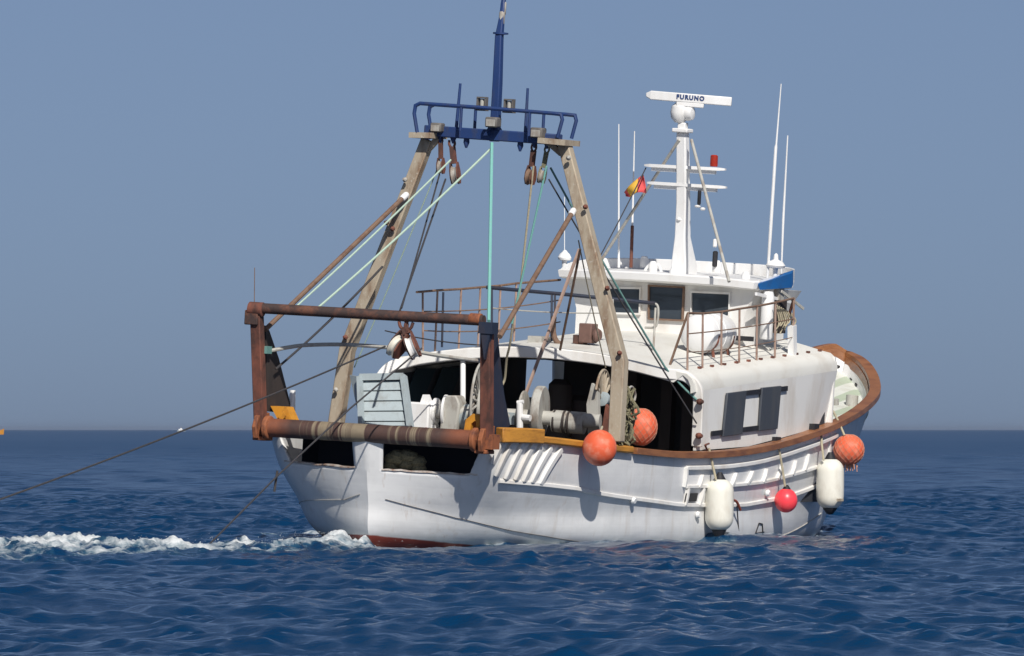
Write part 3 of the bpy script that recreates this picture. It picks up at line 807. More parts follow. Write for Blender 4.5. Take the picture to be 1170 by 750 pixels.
# awning, locker and gear at the starboard side of the wheelhouse
mb = MB(); q = [(11.726, -2.050, 4.852), (12.712, -2.300, 5.087), (12.751, -2.300, 4.816), (11.823, -2.050, 4.747)]
mb.plate(q, (.35, .12, .06))
tarp = solo(mb, 'tarpaulin', M['tarp'], 'blue tarpaulin wrapped over the starboard wing of the wheelhouse', 'tarpaulin', q[0])
MB().lathe([(.1, 0), (.12, .04), (.12, .8), (.09, .9)], (12.127, -2.100, 3.826), (0, 0, 1), 16).build('wing_locker', M['clean'], wh)
MB().box((12.649, -2.000, 4.419), (.22, .3, .95)).build('wing_door', M['grey'], wh)
MB().box((12.643, -2.120, 4.260), (.42, .12, .62)).build('wing_board', M['darkbrown'], wh)
MB().bar((11.553, -2.100, 4.672), (13.322, -2.100, 4.532), .05, .06).build('wing_beam', M['clean'], wh)
mb = MB()
for k in range(9):
    x0 = 12.0 + .1 * k
    mb.tube(arc([(x0, -2.3, 4.5 - .02 * k), (x0 + .1, -2.36, 4.2), (x0 + .05 * (-1) ** k, -2.33, 3.95 + .07 * (k % 3))], 4), .014, 6)
solo(mb, 'rope_hank', M['cord'], 'pale beige ropes hanging over the starboard railing under the blue tarpaulin', 'rope', (12.4, -2.3, 4.5))
MB().bar((12.281, -2.300, 4.743), (13.138, -2.400, 4.431), .03, .05).build('wing_bracket', M['grey'], wh)

# mast with scanner
mast = bpy.data.objects.new('radar_mast', None); COL.objects.link(mast); mast.parent = boat
mx = [(4.9, 12.92, .155, .3), (5.12, 12.9, .15, .28), (5.66, 12.76, .105, .15), (6.3, 12.7, .1, .12), (7.62, 12.5, .095, .1)]
mb = MB(); rows = []
for z, x, hy, hx in mx:
    rows.append([Vector(p) for p in ((x - hx, hy, z), (x - hx, -hy, z), (x + hx, -hy, z), (x + hx, hy, z))])
mb.grid(rows, closed=True); mb.f.append(tuple(len(mb.v) - 4 + k for k in range(4)))
mb.build('mast_post', M['clean'], mast, bevel=.02)
mb = MB(); mb.box((12.48, 0, 7.66), (.3, .32, .08)); mb.box((12.48, 0, 7.75), (.16, .16, .12)); mb.build('mast_bracket', M['clean'], mast, bevel=.02)
mb = MB(); mb.lathe([(.02, -.2), (.09, -.19), (.165, -.11), (.185, 0), (.165, .11), (.09, .18), (.07, .24)], (12.45, .06, 8.0), (0, 0, 1), 20)
mb.build('radar_gearbox', M['clean'], mast)
MB().lathe([(.05, -.12), (.12, -.1), (.145, 0), (.12, .1), (.05, .12)], (12.46, -.1, 7.99), (0, 1, 0), 18).build('gearbox_cover', M['clean'], mast)
sa_, sb_ = Vector((12.150, 0.650, 8.297)), Vector((12.750, -0.860, 8.253))
sc = MB()
d = (sb_ - sa_); hh = .09
sc.sweep([sa_, sa_.lerp(sb_, .05), sa_.lerp(sb_, .06), sb_], [rect(.08, .07), rect(.15, .15), rect(.17, .17), rect(.17, .17)])
sc_o = sc.build('radar_scanner', M['clean'], mast, bevel=.015)
MB().sweep([sa_.lerp(sb_, .36) + Vector((0, 0, -.12)), sa_.lerp(sb_, .68) + Vector((0, 0, -.12))], rect(.16, .09)).build('scanner_foot', M['clean'], mast, bevel=.015)
def lettering(text, centre, along, size, mat, parent):
    cu = bpy.data.curves.new('lettering', 'FONT'); cu.body = text; cu.size = size; cu.align_x = 'CENTER'; cu.align_y = 'CENTER'
    cu.extrude = .004; cu.offset = .006; cu.space_character = 1.25
    t = bpy.data.objects.new('lettering_curve', cu); COL.objects.link(t)
    dg = bpy.context.evaluated_depsgraph_get(); me = bpy.data.meshes.new_from_object(t.evaluated_get(dg))
    bpy.data.objects.remove(t); bpy.data.curves.remove(cu)
    o = bpy.data.objects.new('lettering', me); COL.objects.link(o); me.materials.clear(); me.materials.append(mat); o.parent = parent
    xa = Vector(along).normalized(); za = xa.cross(Vector((0, 0, 1))).normalized(); ya = za.cross(xa)
    o.matrix_local = Matrix((xa, ya, za)).transposed().to_4x4(); o.matrix_local.translation = Vector(centre)
    mm = Matrix((xa, ya, za)).transposed().to_4x4(); mm.translation = Vector(centre); o.matrix_local = mm
    return o
nrm = d.normalized().cross(Vector((0, 0, 1))).normalized()
if nrm.x > 0: nrm = -nrm
lettering('FURUNO', sa_.lerp(sb_, .52) + nrm * .092 + Vector((0, 0, .01)), d, .112, M['letter'], sc_o)
for (a, b) in (((12.550, 0.767, 6.970), (12.700, -0.833, 6.969)), ((12.570, 0.701, 6.642), (12.720, -0.863, 6.632))):
    a, b = Vector(a), Vector(b)
    mb = MB(); mb.sweep([a, a.lerp(b, .08), a.lerp(b, .92), b], [rect(.1, .035), rect(.22, .06), rect(.22, .06), rect(.1, .035)])
    mb.sweep([a.lerp(b, .09) + Vector((0, 0, -.06)), a.lerp(b, .88) + Vector((0, 0, -.06))], rect(.1, .08))
    mb.build('spreader', M['clean'], mast)
mb = MB(); mb.lathe([(.07, 0), (.075, .03), (.072, .2), (.05, .22)], (12.660, -0.604, 7.014), (0, -.0, 1), 14); mb.build('beacon', M['red'], mast)
for a, b in (((12.400, 0.024, 7.482), (13.395, 2.000, 5.044)), ((12.400, -0.229, 7.493), (10.713, -1.900, 4.877))):
    MB().tube([a, b], .03, 10).build('mast_stay', M['grey'], mast)
for p, r, h in (((12.600, -0.369, 6.414), .035, .28), ((12.600, -0.343, 6.247), .06, .05), ((12.900, -0.632, 5.275), .05, .3), ((12.900, -0.614, 5.572), .04, .16), ((12.600, 0.021, 5.980), .05, .06), ((12.600, -0.454, 6.203), .05, .06)):
    MB().lathe([(r * .6, -h / 2), (r, -h / 2 + .02), (r, h / 2 - .02), (r * .5, h / 2)], p, (0, 0, 1), 10).build('mast_lamp', M['black'] if h > .25 else M['clean'], mast)
# aerials on the wheelhouse roof
for pts, rr in ((((13.500, 1.789, 7.734), (13.500, 1.644, 5.349), (13.500, 1.623, 4.999)), (.01, .02, .025)), (((13.600, 1.497, 7.617), (13.600, 1.442, 6.115), (13.600, 1.412, 5.012)), (.01, .02, .02)),
                (((12.400, -2.004, 8.630), (12.400, -1.974, 7.493), (12.400, -1.968, 7.443), (12.400, -1.954, 5.763), (12.400, -1.942, 4.775)), (.01, .018, .03, .032, .022)), (((12.800, -2.025, 7.672), (12.800, -2.030, 6.105), (12.800, -2.057, 4.787)), (.012, .024, .012))):
    MB().tube(pts, list(rr), 8).build('whip_aerial', M['clean'], wh)
MB().tube([(13.580, 1.424, 5.814), (13.580, 1.403, 5.012)], .034, 8).build('aerial_mount', M['rust'], wh)
for p, s in (((12.200, 2.172, 5.097), .7), ((12.500, -2.054, 5.177), 1.0)):
    MB().lathe([(.04, -.22), (.05, -.02), (.17 * s, 0), (.19 * s, .04), (.14 * s, .11), (.05, .15), (.04, .24 * s), (.01, .27 * s)], p, (0, 0, 1), 14).build('satellite_dome', M['clean'], wh)
MB().tube([(12.200, 2.173, 5.114), (12.200, 2.245, 6.291)], .008, 6).build('thin_aerial', M['clean'], wh)
for px in ((12.600, 0.508, 5.043), (12.300, -0.066, 4.953), (13.000, -0.633, 5.127), (12.100, -1.631, 4.951), (14.000, 1.323, 5.124)):
    MB().lathe([(.08, -.1), (.09, .05), (.05, .12)], px, (0, 0, 1), 12).build('roof_fitting', M['clean'], wh)
mb = MB(); mb.tube(arc([(13.200, 0.987, 4.895), (13.200, 0.852, 5.085), (13.200, 0.670, 5.095), (13.200, 0.588, 4.949)], 4), .03, 8); mb.build('roof_hoop', M['clean'], wh)

# ------------------------------------------------------------------ railings on the shelter roof
def railing(posts, rails, name='roof_railing', pm=None, rm=None, r=.022):
    e = bpy.data.objects.new(name, None); COL.objects.link(e); e.parent = boat
    for a, b in posts: MB().tube([a, b], r, 8).build('railing_post', pm or M['brace'], e)
    for pts, q in rails: MB().tube(pts, q, 8).build('railing_bar', rm or M['brace'], e)
    return e
tops = [(7.656, -2.450, 4.283), (8.332, -2.450, 4.283), (9.187, -2.450, 4.326), (10.007, -2.450, 4.393), (10.816, -2.450, 4.452), (11.671, -2.450, 4.529), (12.532, -2.450, 4.623)]
posts = [(t, (t[0] + .12, -2.45, zr(t[0], -2.45))) for t in tops]
RR_ = M['railrust']
def mid(f): return [Vector(a).lerp(Vector(b), f) for a, b in posts]
railing(posts, [(tops, .021), (sag(mid(.36)[0], mid(.36)[-1], 10, .03), .012), (sag(mid(.68)[0], mid(.68)[-1], 10, .05), .009)], pm=RR_)
MB().bar((12.591, -2.420, 4.112), (12.696, -2.420, 3.520), .12, .16).build('railing_stanchion', M['clean'], boat)
MB().tube([tops[0], (7.75, -2.1, 3.3)], .025, 8).build('railing_brace', M['brace'], boat)
MB().tube([(12.534, -2.450, 4.607), (12.813, -2.200, 4.102)], .03, 8).build('railing_brace', M['rust'], boat)
pt = [(6.386, 2.450, 4.382), (7.276, 2.450, 4.428), (8.290, 2.450, 4.467), (9.123, 2.450, 4.512), (10.004, 2.450, 4.558), (10.697, 2.450, 4.610), (12.548, 2.400, 4.708)]
pp = [(p, (p[0] + .03, 2.45, zr(p[0], 2.45))) for p in pt[1:6]] + [((6.645, 2.450, 4.386), (6.8, 2.45, zr(6.8, 2.45)))]
railing(pp, [(pt, .022), (sag((6.765, 2.450, 4.033), (12.599, 2.400, 4.326), 12, .06), .012), (sag((6.810, 2.450, 3.678), (12.654, 2.400, 3.909), 12, .08), .012)], pm=RR_, r=.021)
tt = [(8.600, 2.078, 4.524), (8.600, 1.286, 4.502), (8.600, 0.569, 4.484), (8.800, -0.233, 4.450), (9.000, -0.945, 4.419), (9.000, -1.193, 4.408)]
hoop = arc([(9.000, -0.945, 4.419), (9.000, -1.176, 4.407), (9.000, -1.251, 4.330), (9.000, -1.256, 4.104), (9.000, -1.202, 3.971), (9.000, -1.008, 3.952)], 5)
railing([((8.600, 1.970, 4.522), (8.400, 1.809, 3.438)), ((8.600, 0.738, 4.475), (8.400, 0.599, 3.556)), ((8.600, 0.676, 4.478), (8.400, 0.528, 3.560)), ((8.400, 2.867, 4.389), (8.400, 2.832, 3.364))],
        [(tt, .035)], 'aft_railing', M['navy'], M['navy'])
railing([((9.000, -1.198, 4.327), (8.800, -1.294, 3.360)), ((8.800, -0.411, 4.443), (8.800, -0.421, 4.282))], [(hoop, .022), (sag((8.600, 1.983, 4.147), (8.600, -0.341, 4.178), 10, .03), .012)], 'boarding_hoop', M['grey'], M['grey'])

# life raft in its cradle
lr = empty('life_raft', 'white barrel shaped life raft canister in a cradle behind the roof railing', 'life raft', (10.4, -1.75, 3.62))
def lr_local(mb): return mb
LA = Vector((-.2, -.02, .28))
mb = MB(); mb.lathe([(.06, -.62), (.25, -.6), (.345, -.52), (.37, -.42), (.37, -.03), (.382, -.02), (.382, .02), (.37, .03), (.37, .42), (.345, .52), (.25, .6), (.06, .62)], LA, (1, 0, .03), 28)
mb.build('canister', M['clean'], lr)
for s in (-.3, .32):
    MB().lathe([(.37, -.025), (.375, -.02), (.375, .02), (.37, .025)], LA + Vector((s, 0, 0)), (1, 0, .03), 28).build('strap', M['white'], lr)
for s in (-.35, .35):
    mb = MB(); mb.tube(arc([LA + Vector((s, .36, -.02)), LA + Vector((s, .3, -.22)), LA + Vector((s, 0, -.37)), LA + Vector((s, -.3, -.22)), LA + Vector((s, -.36, -.02))], 4), .03, 8)
    mb.tube([LA + Vector((s, .25, -.28)), LA + Vector((s, .28, -.44))], .03, 8); mb.tube([LA + Vector((s, -.25, -.28)), LA + Vector((s, -.28, -.44))], .03, 8)
    mb.build('cradle', M['rust'], lr)
MB().lathe([(.05, 0), (.05, .006)], LA + Vector((-.59, .12, .12)), (-1, 0, 0), 12).build('sticker', M['letter'], lr)

# ------------------------------------------------------------------ tall gantry
gan = bpy.data.objects.new('gantry', None); COL.objects.link(gan); gan.parent = boat
sec = [(-.125, -.11), (.125, -.11), (.125, .11), (-.125, .11)]
small = [(-.105, -.1), (.105, -.1), (.105, .1), (-.105, .1)]
gl = []
for pts in ([(3.950, 2.761, 1.819), (4.000, 2.628, 3.289), (4.100, 1.293, 7.166)], [(3.950, -2.828, 1.958), (4.000, -2.796, 3.380), (4.100, -1.421, 7.231)]):
    gl.append(MB().sweep(pts, [sec, sec, small], (1, 0, 0)).build('gantry_leg', M['tan'], gan, bevel=.02))
for a, b, c, d in (((4.100, 1.526, 7.235), (4.100, 1.070, 7.248), (4.100, 1.085, 7.208), (4.100, 1.299, 6.976)), ((4.100, -1.038, 7.260), (4.100, -1.576, 7.238), (4.100, -1.109, 7.232), (4.100, -1.381, 7.040))):
    mb = MB(); mb.bar(a, b, .66, .1); mb.bar(c, d, .1, .1)
    mb.build('gantry_head', M['tan'], gan)
xb = MB().bar((4.100, 1.338, 7.331), (4.100, -1.331, 7.289), .22, .2).build('crossbar', M['blue'], gan, bevel=.02)
def basket(x):
    q = [((4.100, 1.371, 7.282)), ((4.100, 1.453, 7.626)), ((4.100, 1.436, 7.769)), ((4.100, 1.350, 7.813)), ((4.100, 0.089, 7.791)), ((4.100, -1.303, 7.752)), ((4.100, -1.459, 7.743)), ((4.100, -1.491, 7.650)), ((4.100, -1.415, 7.325))]
    return [Vector((x, p[1], p[2])) for p in q]
for dx in (-.3, .3):
    sh = .2 if dx > 0 else 0
    pts = basket(4.1 + dx)
    MB().tube(pts, .035, 8).build('crow_rail', M['blue'], xb)
for dx in (-.3, .3):
    for px in ((4.100, 0.517, 7.361), (4.100, -0.843, 7.329)):
        b = Vector(px); b.x += dx; MB().tube([b, b + Vector((0, .0, .47))], .03, 8).build('crow_post', M['blue'], xb)
for a, b in (((3.800, 1.169, 7.195), (4.400, 1.254, 7.336)),):
    MB().bar(a, b, .1, .05).build('crow_step', M['blue'], xb)
for a, b in (((4.100, 0.742, 7.319), (4.100, 0.709, 8.213)), ((4.100, -0.637, 7.304), (4.100, -0.635, 8.186))):
    MB().tube([a, b], [.035, .025], 8).build('rod_aerial', M['blue'], xb)
for px in ((4.100, 0.522, 7.155), (4.100, -0.551, 7.143), (4.100, 0.788, 7.222), (4.100, -0.833, 7.219), (4.100, -1.076, 7.214), (4.100, 1.051, 7.225)):
    MB().lathe([(.05, .1), (.06, 0), (.02, -.1)], px, (0, 0, 1), 8).build('eye_bolt', M['blue'], xb)
pole = MB().sweep([(4.173, 0.000, 7.198), (4.165, 0.000, 8.255), (4.131, 0.000, 9.089), (4.196, 0.000, 9.439), (4.236, 0.000, 9.851)], [rect(.16, .16), rect(.15, .15), rect(.13, .13), rect(.09, .09), rect(.07, .07)], (1, 0, 0)).build('mast_pole', M['blue'], gan, bevel=.02)
MB().plate([(3.716, 0.000, 7.294), (4.603, 0.000, 7.322), (4.235, 0.000, 7.578), (4.050, 0.000, 7.572)], (.03, .03, 0)).build('pole_gusset', M['blue'], pole)
mb = MB(); mb.lathe([(.05, 0), (.14, .01), (.14, .04), (.05, .05)], (4.182, 0.000, 9.123), (0, 0, 1), 12); mb.tube([(4.201, 0.060, 8.963), (4.172, 0.060, 9.183)], .02, 6)
mb.build('pole_collar', M['blue'], pole)
for px in ((4.231, 0.000, 9.598), (4.195, 0.000, 9.423)):
    MB().lathe([(.045, -.12), (.055, -.1), (.055, .1), (.045, .12)], px, (.06, 0, 1), 10).build('pole_lamp', M['grey'], pole)
for px, s in (((3.950, 1.043, 7.395), 1), ((3.850, -0.105, 7.539), 1.1), ((3.950, -0.961, 7.393), 1.1), ((3.950, 0.181, 7.876), .8), ((3.950, -0.360, 7.861), .8)):
    p = Vector(px); f = MB()
    if s > .9:
        f.box(p, (.2 * s, .22 * s, .17 * s)); fo = f.build('floodlight', M['darkgrey'], xb, bevel=.03)
        MB().box(p + Vector((-.104 * s, 0, -.01)), (.02, .16 * s, .11 * s)).build('floodlight_glass', M['grey'], fo)
    else:
        for dy in (-.08, .08): f.box(p + Vector((0, dy, 0)), (.1, .03, .2))
        f.box(p + Vector((0, 0, .1)), (.12, .18, .025)); f.box(p + Vector((0, 0, -.12)), (.15, .2, .04))
        fo = f.build('lantern', M['darkgrey'], xb)
        MB().lathe([(.035, -.08), (.04, 0), (.035, .08)], p, (0, 0, 1), 10).build('lantern_lamp', M['grey'], fo)
# bolts and scabs of old fittings on the legs
for px, side in (((3.900, 1.590, 6.419), 0), ((3.900, 1.911, 5.627), 0), ((3.850, 2.586, 3.512), 0), ((3.800, 2.697, 2.553), 0), ((3.900, -1.615, 6.967), 1), ((3.900, -1.996, 6.108), 1), ((3.850, -2.846, 3.538), 1), ((3.900, -2.513, 4.678), 1), ((3.900, 1.782, 5.522), 0)):
    MB().lathe([(.035, 0), (.05, .03), (.02, .08)], px, (-1, .4 if side == 0 else -.3, .2), 8).build('leg_bolt', M['rust'] if random.random() < .6 else M['grey'], gl[side])
# stays from the gantry legs down to the gallows
for a, b in (((3.900, 1.574, 6.150), (-0.400, 2.108, 3.637)), ((3.900, -1.759, 6.033), (-0.300, -2.412, 3.770))):
    s = MB().tube([a, b], .045, 10).build('gantry_stay', M['brace'], gan)
    d0 = (Vector(b) - Vector(a)).normalized()
    MB().lathe([(.05, -.03), (.062, .0), (.062, .13), (.05, .16)], Vector(a), d0, 10).build('stay_sleeve', M['clean'], s)
# stays on the wheelhouse side of the starboard leg
# ------------------------------------------------------------------ stern gallows
gal = bpy.data.objects.new('stern_gallows', None); COL.objects.link(gal); gal.parent = boat
sq = lambda w: [(-w / 2, -w / 2), (w / 2, -w / 2), (w / 2, w / 2), (-w / 2, w / 2)]
posts_g = []
for pts in ([(-0.300, 2.135, 1.858), (-0.600, 2.187, 3.893)], [(-0.300, -2.269, 1.974), (-0.600, -2.297, 3.959)]):
    posts_g.append(MB().sweep(pts, sq(.19), (1, 0, 0)).build('gallows_post', M['rust'], gal, bevel=.015))
mb = MB(); a = Vector((-0.620, 2.245, 4.013)); b = Vector((-0.620, -2.242, 4.039))
tb = mb.tube([a, b], .095, 14).build('top_bar', M['rustdark'], gal)
MB().lathe([(.1, 0), (.13, .01), (.13, .26), (.1, .28)], a + Vector((0, .08, -.02)), (0, -1, 0), 14).build('bar_cap', M['rust'], tb)
MB().box(a + Vector((.02, .0, -.17)), (.24, .26, .26)).build('post_head', M['rustdark'], posts_g[0], bevel=.02)
mb = MB(); c = Vector((-0.600, -2.325, 3.915)); mb.box(c, (.26, .26, .2)); mb.plate([c + Vector((.0, .1, -.05)), c + Vector((0, -.1, -.05)), c + Vector((0, 0, -.55))], (-.11, 0, 0))
mb.build('post_head', M['navy'], posts_g[1])
MB().lathe([(.1, 0), (.105, .01), (.105, .2), (.1, .21)], b + Vector((0, .26, .015)), (0, -1, 0), 14).build('bar_sleeve', M['rustorange'], tb)
# gusset plates running forward from the posts
MB().plate([(-0.294, 2.200, 3.710), (-0.139, 2.150, 2.197), (0.871, 2.150, 2.153), (0.195, 2.150, 3.129), (-0.145, 2.200, 3.619)], (0, -.05, 0)).build('gusset_plate', M['darkbrown'], posts_g[0])
MB().plate([(0.031, -2.080, 3.892), (0.302, -2.080, 1.809), (1.047, -2.080, 2.208), (0.720, -2.080, 2.762), (0.283, -2.080, 3.895)], (0, .05, 0)).build('gusset_plate', M['navy'], posts_g[1])
MB().tube(arc([(-0.200, 2.082, 3.269), (-0.100, 1.773, 3.350), (-0.100, 1.397, 3.410), (-0.200, 0.611, 3.461), (-0.300, -0.379, 3.455), (-0.400, -1.367, 3.373), (-0.500, -2.196, 3.328)], 5), .035, 8).build('spreader_pipe', M['grey'], gal)
MB().box((-0.350, 2.076, 3.284), (.2, .1, .13)).build('green_lamp', M['teal'], gal)
ra, rb = Vector((-0.350, 2.027, 1.918)), Vector((-0.350, -2.142, 1.951))
MB().tube([ra, rb], .165, 20).build('stern_roller', M['roller'], gal)
for p, s in ((ra, 1), (rb, -1)):
    mb = MB()
    mb.lathe([(.17, 0), (.215, .02), (.215, .1), (.17, .12)], p, (0, -1 if s > 0 else 1, 0), 18)
    mb.plate([p + Vector((.3, .07 * s, -.2)), p + Vector((-.16, .07 * s, -.2)), p + Vector((-.22, .07 * s, 0)), p + Vector((-.14, .07 * s, .2)), p + Vector((.3, .07 * s, .26))], (0, .09 * s, 0))
    mb.box(p + Vector((.08, .08 * s, -.2)), (.34, .24, .07))
    mb.build('roller_bearing', M['rustorange'], gal, bevel=.015)
mb = MB(); mb.plate([(-0.100, 2.072, 2.295), (-0.100, 1.761, 2.298), (-0.100, 1.625, 2.059), (-0.100, 1.901, 2.042)], (.28, 0, 0)); mb.lathe([(.07, 0), (.07, .05)], (-0.140, 1.800, 2.141), (-1, 0, 0), 10)
mb.build('roller_bracket', M['yellow'], gal)
mb = MB(); mb.sweep([(-0.100, -1.835, 1.993), (-0.100, -1.869, 2.256), (-0.100, -1.966, 2.338), (-0.100, -2.085, 2.330), (-0.100, -2.104, 2.025)], rect(.12, .25), (1, 0, 0))
mb.build('roller_bracket', M['yellow'], gal)
MB().box((-0.250, -2.332, 1.932), (.3, .2, .26)).build('roller_bracket', M['rustorange'], gal)
MB().tube([(0.799, 2.100, 2.202), (0.806, 2.100, 2.576)], [.07, .05], 10).build('stern_lamp', M['clean'], gal)

# blocks hanging from the top bar
def block(name, label, top, tilt, s, cheek, sheave, group=None, tx=0.0, parts=True):
    """a pulley block hung by a shackle from top; tilt swings it in the athwartships plane"""
    e = empty(name, label, 'pulley block', top, group, rot=Matrix.Rotation(tilt, 4, 'X') @ Matrix.Rotation(tx, 4, 'Z'))
    drop = .22 if name == 'gantry_block' else 0.0
    mb = MB(); mb.tube(arc([(0, .05 * s, 0), (0, .06 * s, -.1 * s), (0, 0, -.18 * s), (0, -.06 * s, -.1 * s), (0, -.05 * s, 0)], 4), .028 * s, 8); mb.box((0, 0, -.2 * s - drop / 2), (.1 * s, .12 * s, .1 * s + drop)); mb.build('shackle', cheek, e)
    for dy in (-.075, .075):
        MB().plate([(x * s, dy * s - .012, z * s - drop) for x, z in ((-.05, -.22), (.05, -.22), (.15, -.4), (.16, -.55), (.08, -.68), (-.08, -.68), (-.16, -.55), (-.15, -.4))], (0, .024, 0)).build('cheek', cheek, e)
    MB().lathe([(.06 * s, -.055 * s), (.2 * s, -.055 * s), (.17 * s, -.02 * s), (.17 * s, .02 * s), (.2 * s, .055 * s), (.06 * s, .055 * s)], (0, 0, -.5 * s - drop), (0, 1, 0), 20).build('sheave', sheave, e)
    return e
block('towing_block', 'rusty pulley block with a white sheave, left of the pair under the top bar', (-0.620, -0.656, 3.958), R(-27), 1.05, M['rust'], M['clean'], 'towing blocks under the gallows bar', .25)
block('towing_block', 'rusty pulley block with a cream sheave, right of the pair under the top bar', (-0.620, -0.835, 3.953), R(27), 1.05, M['rust'], M['cream'], 'towing blocks under the gallows bar', -.1)
block('gantry_block', 'slim rusty pulley block, outermost under the left end of the blue crossbar', (4.100, 1.042, 7.210), R(-4), .62, M['rust'], M['grey'], 'pulley blocks under the blue crossbar', .1)
block('gantry_block', 'long rusty pulley block just left of the centre ropes on the blue crossbar', (4.100, 0.821, 7.189), R(-10), .85, M['rust'], M['grey'], 'pulley blocks under the blue crossbar', .2)
block('gantry_block', 'squat brown pulley block just right of the centre ropes on the blue crossbar', (4.100, -0.826, 7.187), R(4), .75, M['rust'], M['brace'], 'pulley blocks under the blue crossbar', 0)
block('gantry_block', 'small olive pulley block, outermost under the right end of the blue crossbar', (4.100, -1.088, 7.152), R(8), .65, M['net'], M['grey'], 'pulley blocks under the blue crossbar', .2)

# ------------------------------------------------------------------ deck machinery
lv = bpy.data.objects.new('louvred_hatch', None); COL.objects.link(lv); lv.parent = boat
q = [Vector(p) for p in ((1.500, 1.132, 2.870), (1.700, 0.367, 2.932), (1.200, -0.067, 2.039), (1.000, 0.799, 1.986))]
mb = MB(); mb.bar(q[0], q[1], .08, .12); mb.bar(q[1], q[2], .1, .1, (1, 0, 0)); mb.bar(q[0].lerp(q[3], 0), q[3], .08, .1, (1, 0, 0)); mb.bar(q[3], q[2], .08, .08)
mb.build('hatch_frame', M['pale_blue'], lv)
MB().plate([q[0] + Vector((.12, 0, 0)), q[1] + Vector((.12, 0, 0)), q[2] + Vector((.12, 0, 0)), q[3] + Vector((.12, 0, 0))], (.02, 0, 0)).build('hatch_back', M['shutter'], lv)
for k in range(5):
    t = .12 + .2 * k
    a = q[0].lerp(q[3], t); b = q[1].lerp(q[2], t)
    MB().plate([a + Vector((.1, 0, .03)), b + Vector((.1, 0, .03)), b + Vector((-.04, 0, -.13)), a + Vector((-.04, 0, -.13))], (.012, 0, -.012)).build('louvre', M['pale_blue'], lv)
MB().plate([q[0], q[0] + Vector((.3, .35, .02)), q[3] + Vector((.3, .1, .02)), q[3]], (.02, -.02, 0)).build('hatch_side', M['pale_blue'], lv)

win = bpy.data.objects.new('trawl_winch', None); COL.objects.link(win); win.parent = boat
def wp(px): return px
zc = 2.26
MB().tube([(4.9, 1.75, zc), (5.6, -1.75, zc - .0)], .13, 16).build('winch_drum', M['grey'], win)
ax = (Vector((5.6, -1.75, zc)) - Vector((4.9, 1.75, zc))).normalized()
def flange(px, X_, r, th, mat, name='drum_flange', parent=win):
    p = Vector(px)
    return MB().lathe([(.1, -th / 2), (r * .96, -th / 2), (r, -th / 3), (r, th / 3), (r * .96, th / 2), (.1, th / 2)], p, ax, 32).build(name, mat, parent)
flange((5.400, -0.631, 2.376), 0, .46, .16, M['grey']); flange((5.400, -0.302, 2.308), 0, .42, .05, M['grey'])
flange((5.100, 1.119, 2.270), 0, .3, .05, M['clean']); flange((5.100, 1.313, 2.258), 0, .24, .08, M['clean']); flange((5.000, 1.353, 2.256), 0, .2, .1, M['clean'])
flange((5.200, 0.347, 2.396), 0, .52, .14, M['grey']); flange((5.200, 0.504, 2.387), 0, .48, .05, M['grey'])
mb = MB(); mb.box((4.900, 1.540, 2.053), (.3, .5, .7)); mb.build('winch_pedestal', M['clean'], win, bevel=.03)
mb = MB(); mb.plate([(4.900, 1.437, 1.820), (4.900, 1.544, 2.403), (4.900, 1.500, 2.549), (4.900, 1.418, 2.379), (4.900, 1.226, 1.833)], (.3, 0, 0)); mb.build('winch_cheek', M['clean'], win)
mb = MB(); mb.plate([(4.900, 1.138, 1.839), (4.900, 1.087, 2.430), (4.900, 1.042, 2.560), (4.900, 0.831, 2.573), (4.900, 0.751, 2.419), (4.900, 0.805, 1.859)], (.35, 0, 0)); mb.build('winch_cheek', M['grey'], win, bevel=.03)
MB().tube([(5.200, 0.897, 2.188), (5.200, 0.651, 2.187)], .24, 18).build('warp_coil', M['pale_blue'], win)
MB().tube([(5.500, -0.857, 2.215), (5.600, -1.440, 2.203)], .2, 20).build('warp_coil', M['grey'], win)
for px in ((5.500, -0.892, 2.209), (5.500, -1.084, 2.205), (5.500, -1.172, 2.202)):
    MB().lathe([(.2, -.02), (.212, -.015), (.212, .015), (.2, .02)], px, ax, 20).build('coil_band', M['darkbrown'], win)
# spoked wheel rims
def spokes(c, r, n, a0, a1, mat):
    mb = MB(); c = Vector(c); u = Vector((1, 0, 0)); u = (u - ax * u.dot(ax)).normalized(); w = Vector((0, 0, 1))
    rim = [c + (u * math.cos(t) + w * math.sin(t)) * r for t in [a0 + (a1 - a0) * k / 20 for k in range(21)]]
    mb.tube(rim, .025, 8)
    for k in range(n):
        t = a0 + (a1 - a0) * (k + .5) / n
        mb.tube([c + (u * math.cos(t) + w * math.sin(t)) * r * .35, c + (u * math.cos(t) + w * math.sin(t)) * r], .022, 6)
    return mb.build('spoked_wheel', mat, win)
spokes((5.000, 0.380, 2.473), .72, 11, R(10), R(200), M['grey'])
spokes((6.200, -1.494, 2.557), .62, 7, R(25), R(155), M['tan'])
MB().lathe([(.09, -.06), (.13, -.05), (.13, .05), (.09, .06)], (6.100, -1.551, 2.655), (-1, 0, 0), 12).build('wheel_hub', M['pale_blue'], win)
MB().plate([(5.800, -1.434, 1.948), (5.800, -1.363, 2.548), (5.800, -1.444, 2.934), (5.800, -1.572, 2.830), (5.800, -1.643, 1.961)], (.1, 0, 0)).build('winch_frame', M['grey'], win)
MB().plate([(5.900, -1.632, 1.961), (5.900, -1.700, 2.568), (5.900, -1.812, 2.448), (5.900, -1.841, 1.973)], (.1, 0, 0)).build('winch_frame', M['rust'], win)
mb = MB(); mb.tube([(4.900, -0.483, 2.017), (4.900, -0.453, 2.507)], .06, 10); mb.tube([(4.900, -0.521, 2.257), (4.900, -0.678, 2.251)], .06, 10); mb.tube([(4.900, -0.400, 2.519), (4.900, -0.521, 2.542)], .035, 8)
mb.build('brake_lever', M['clean'], win)
MB().box((5.300, -0.039, 2.213), (.3, .4, .22)).build('winch_motor', M['pale_blue'], win)
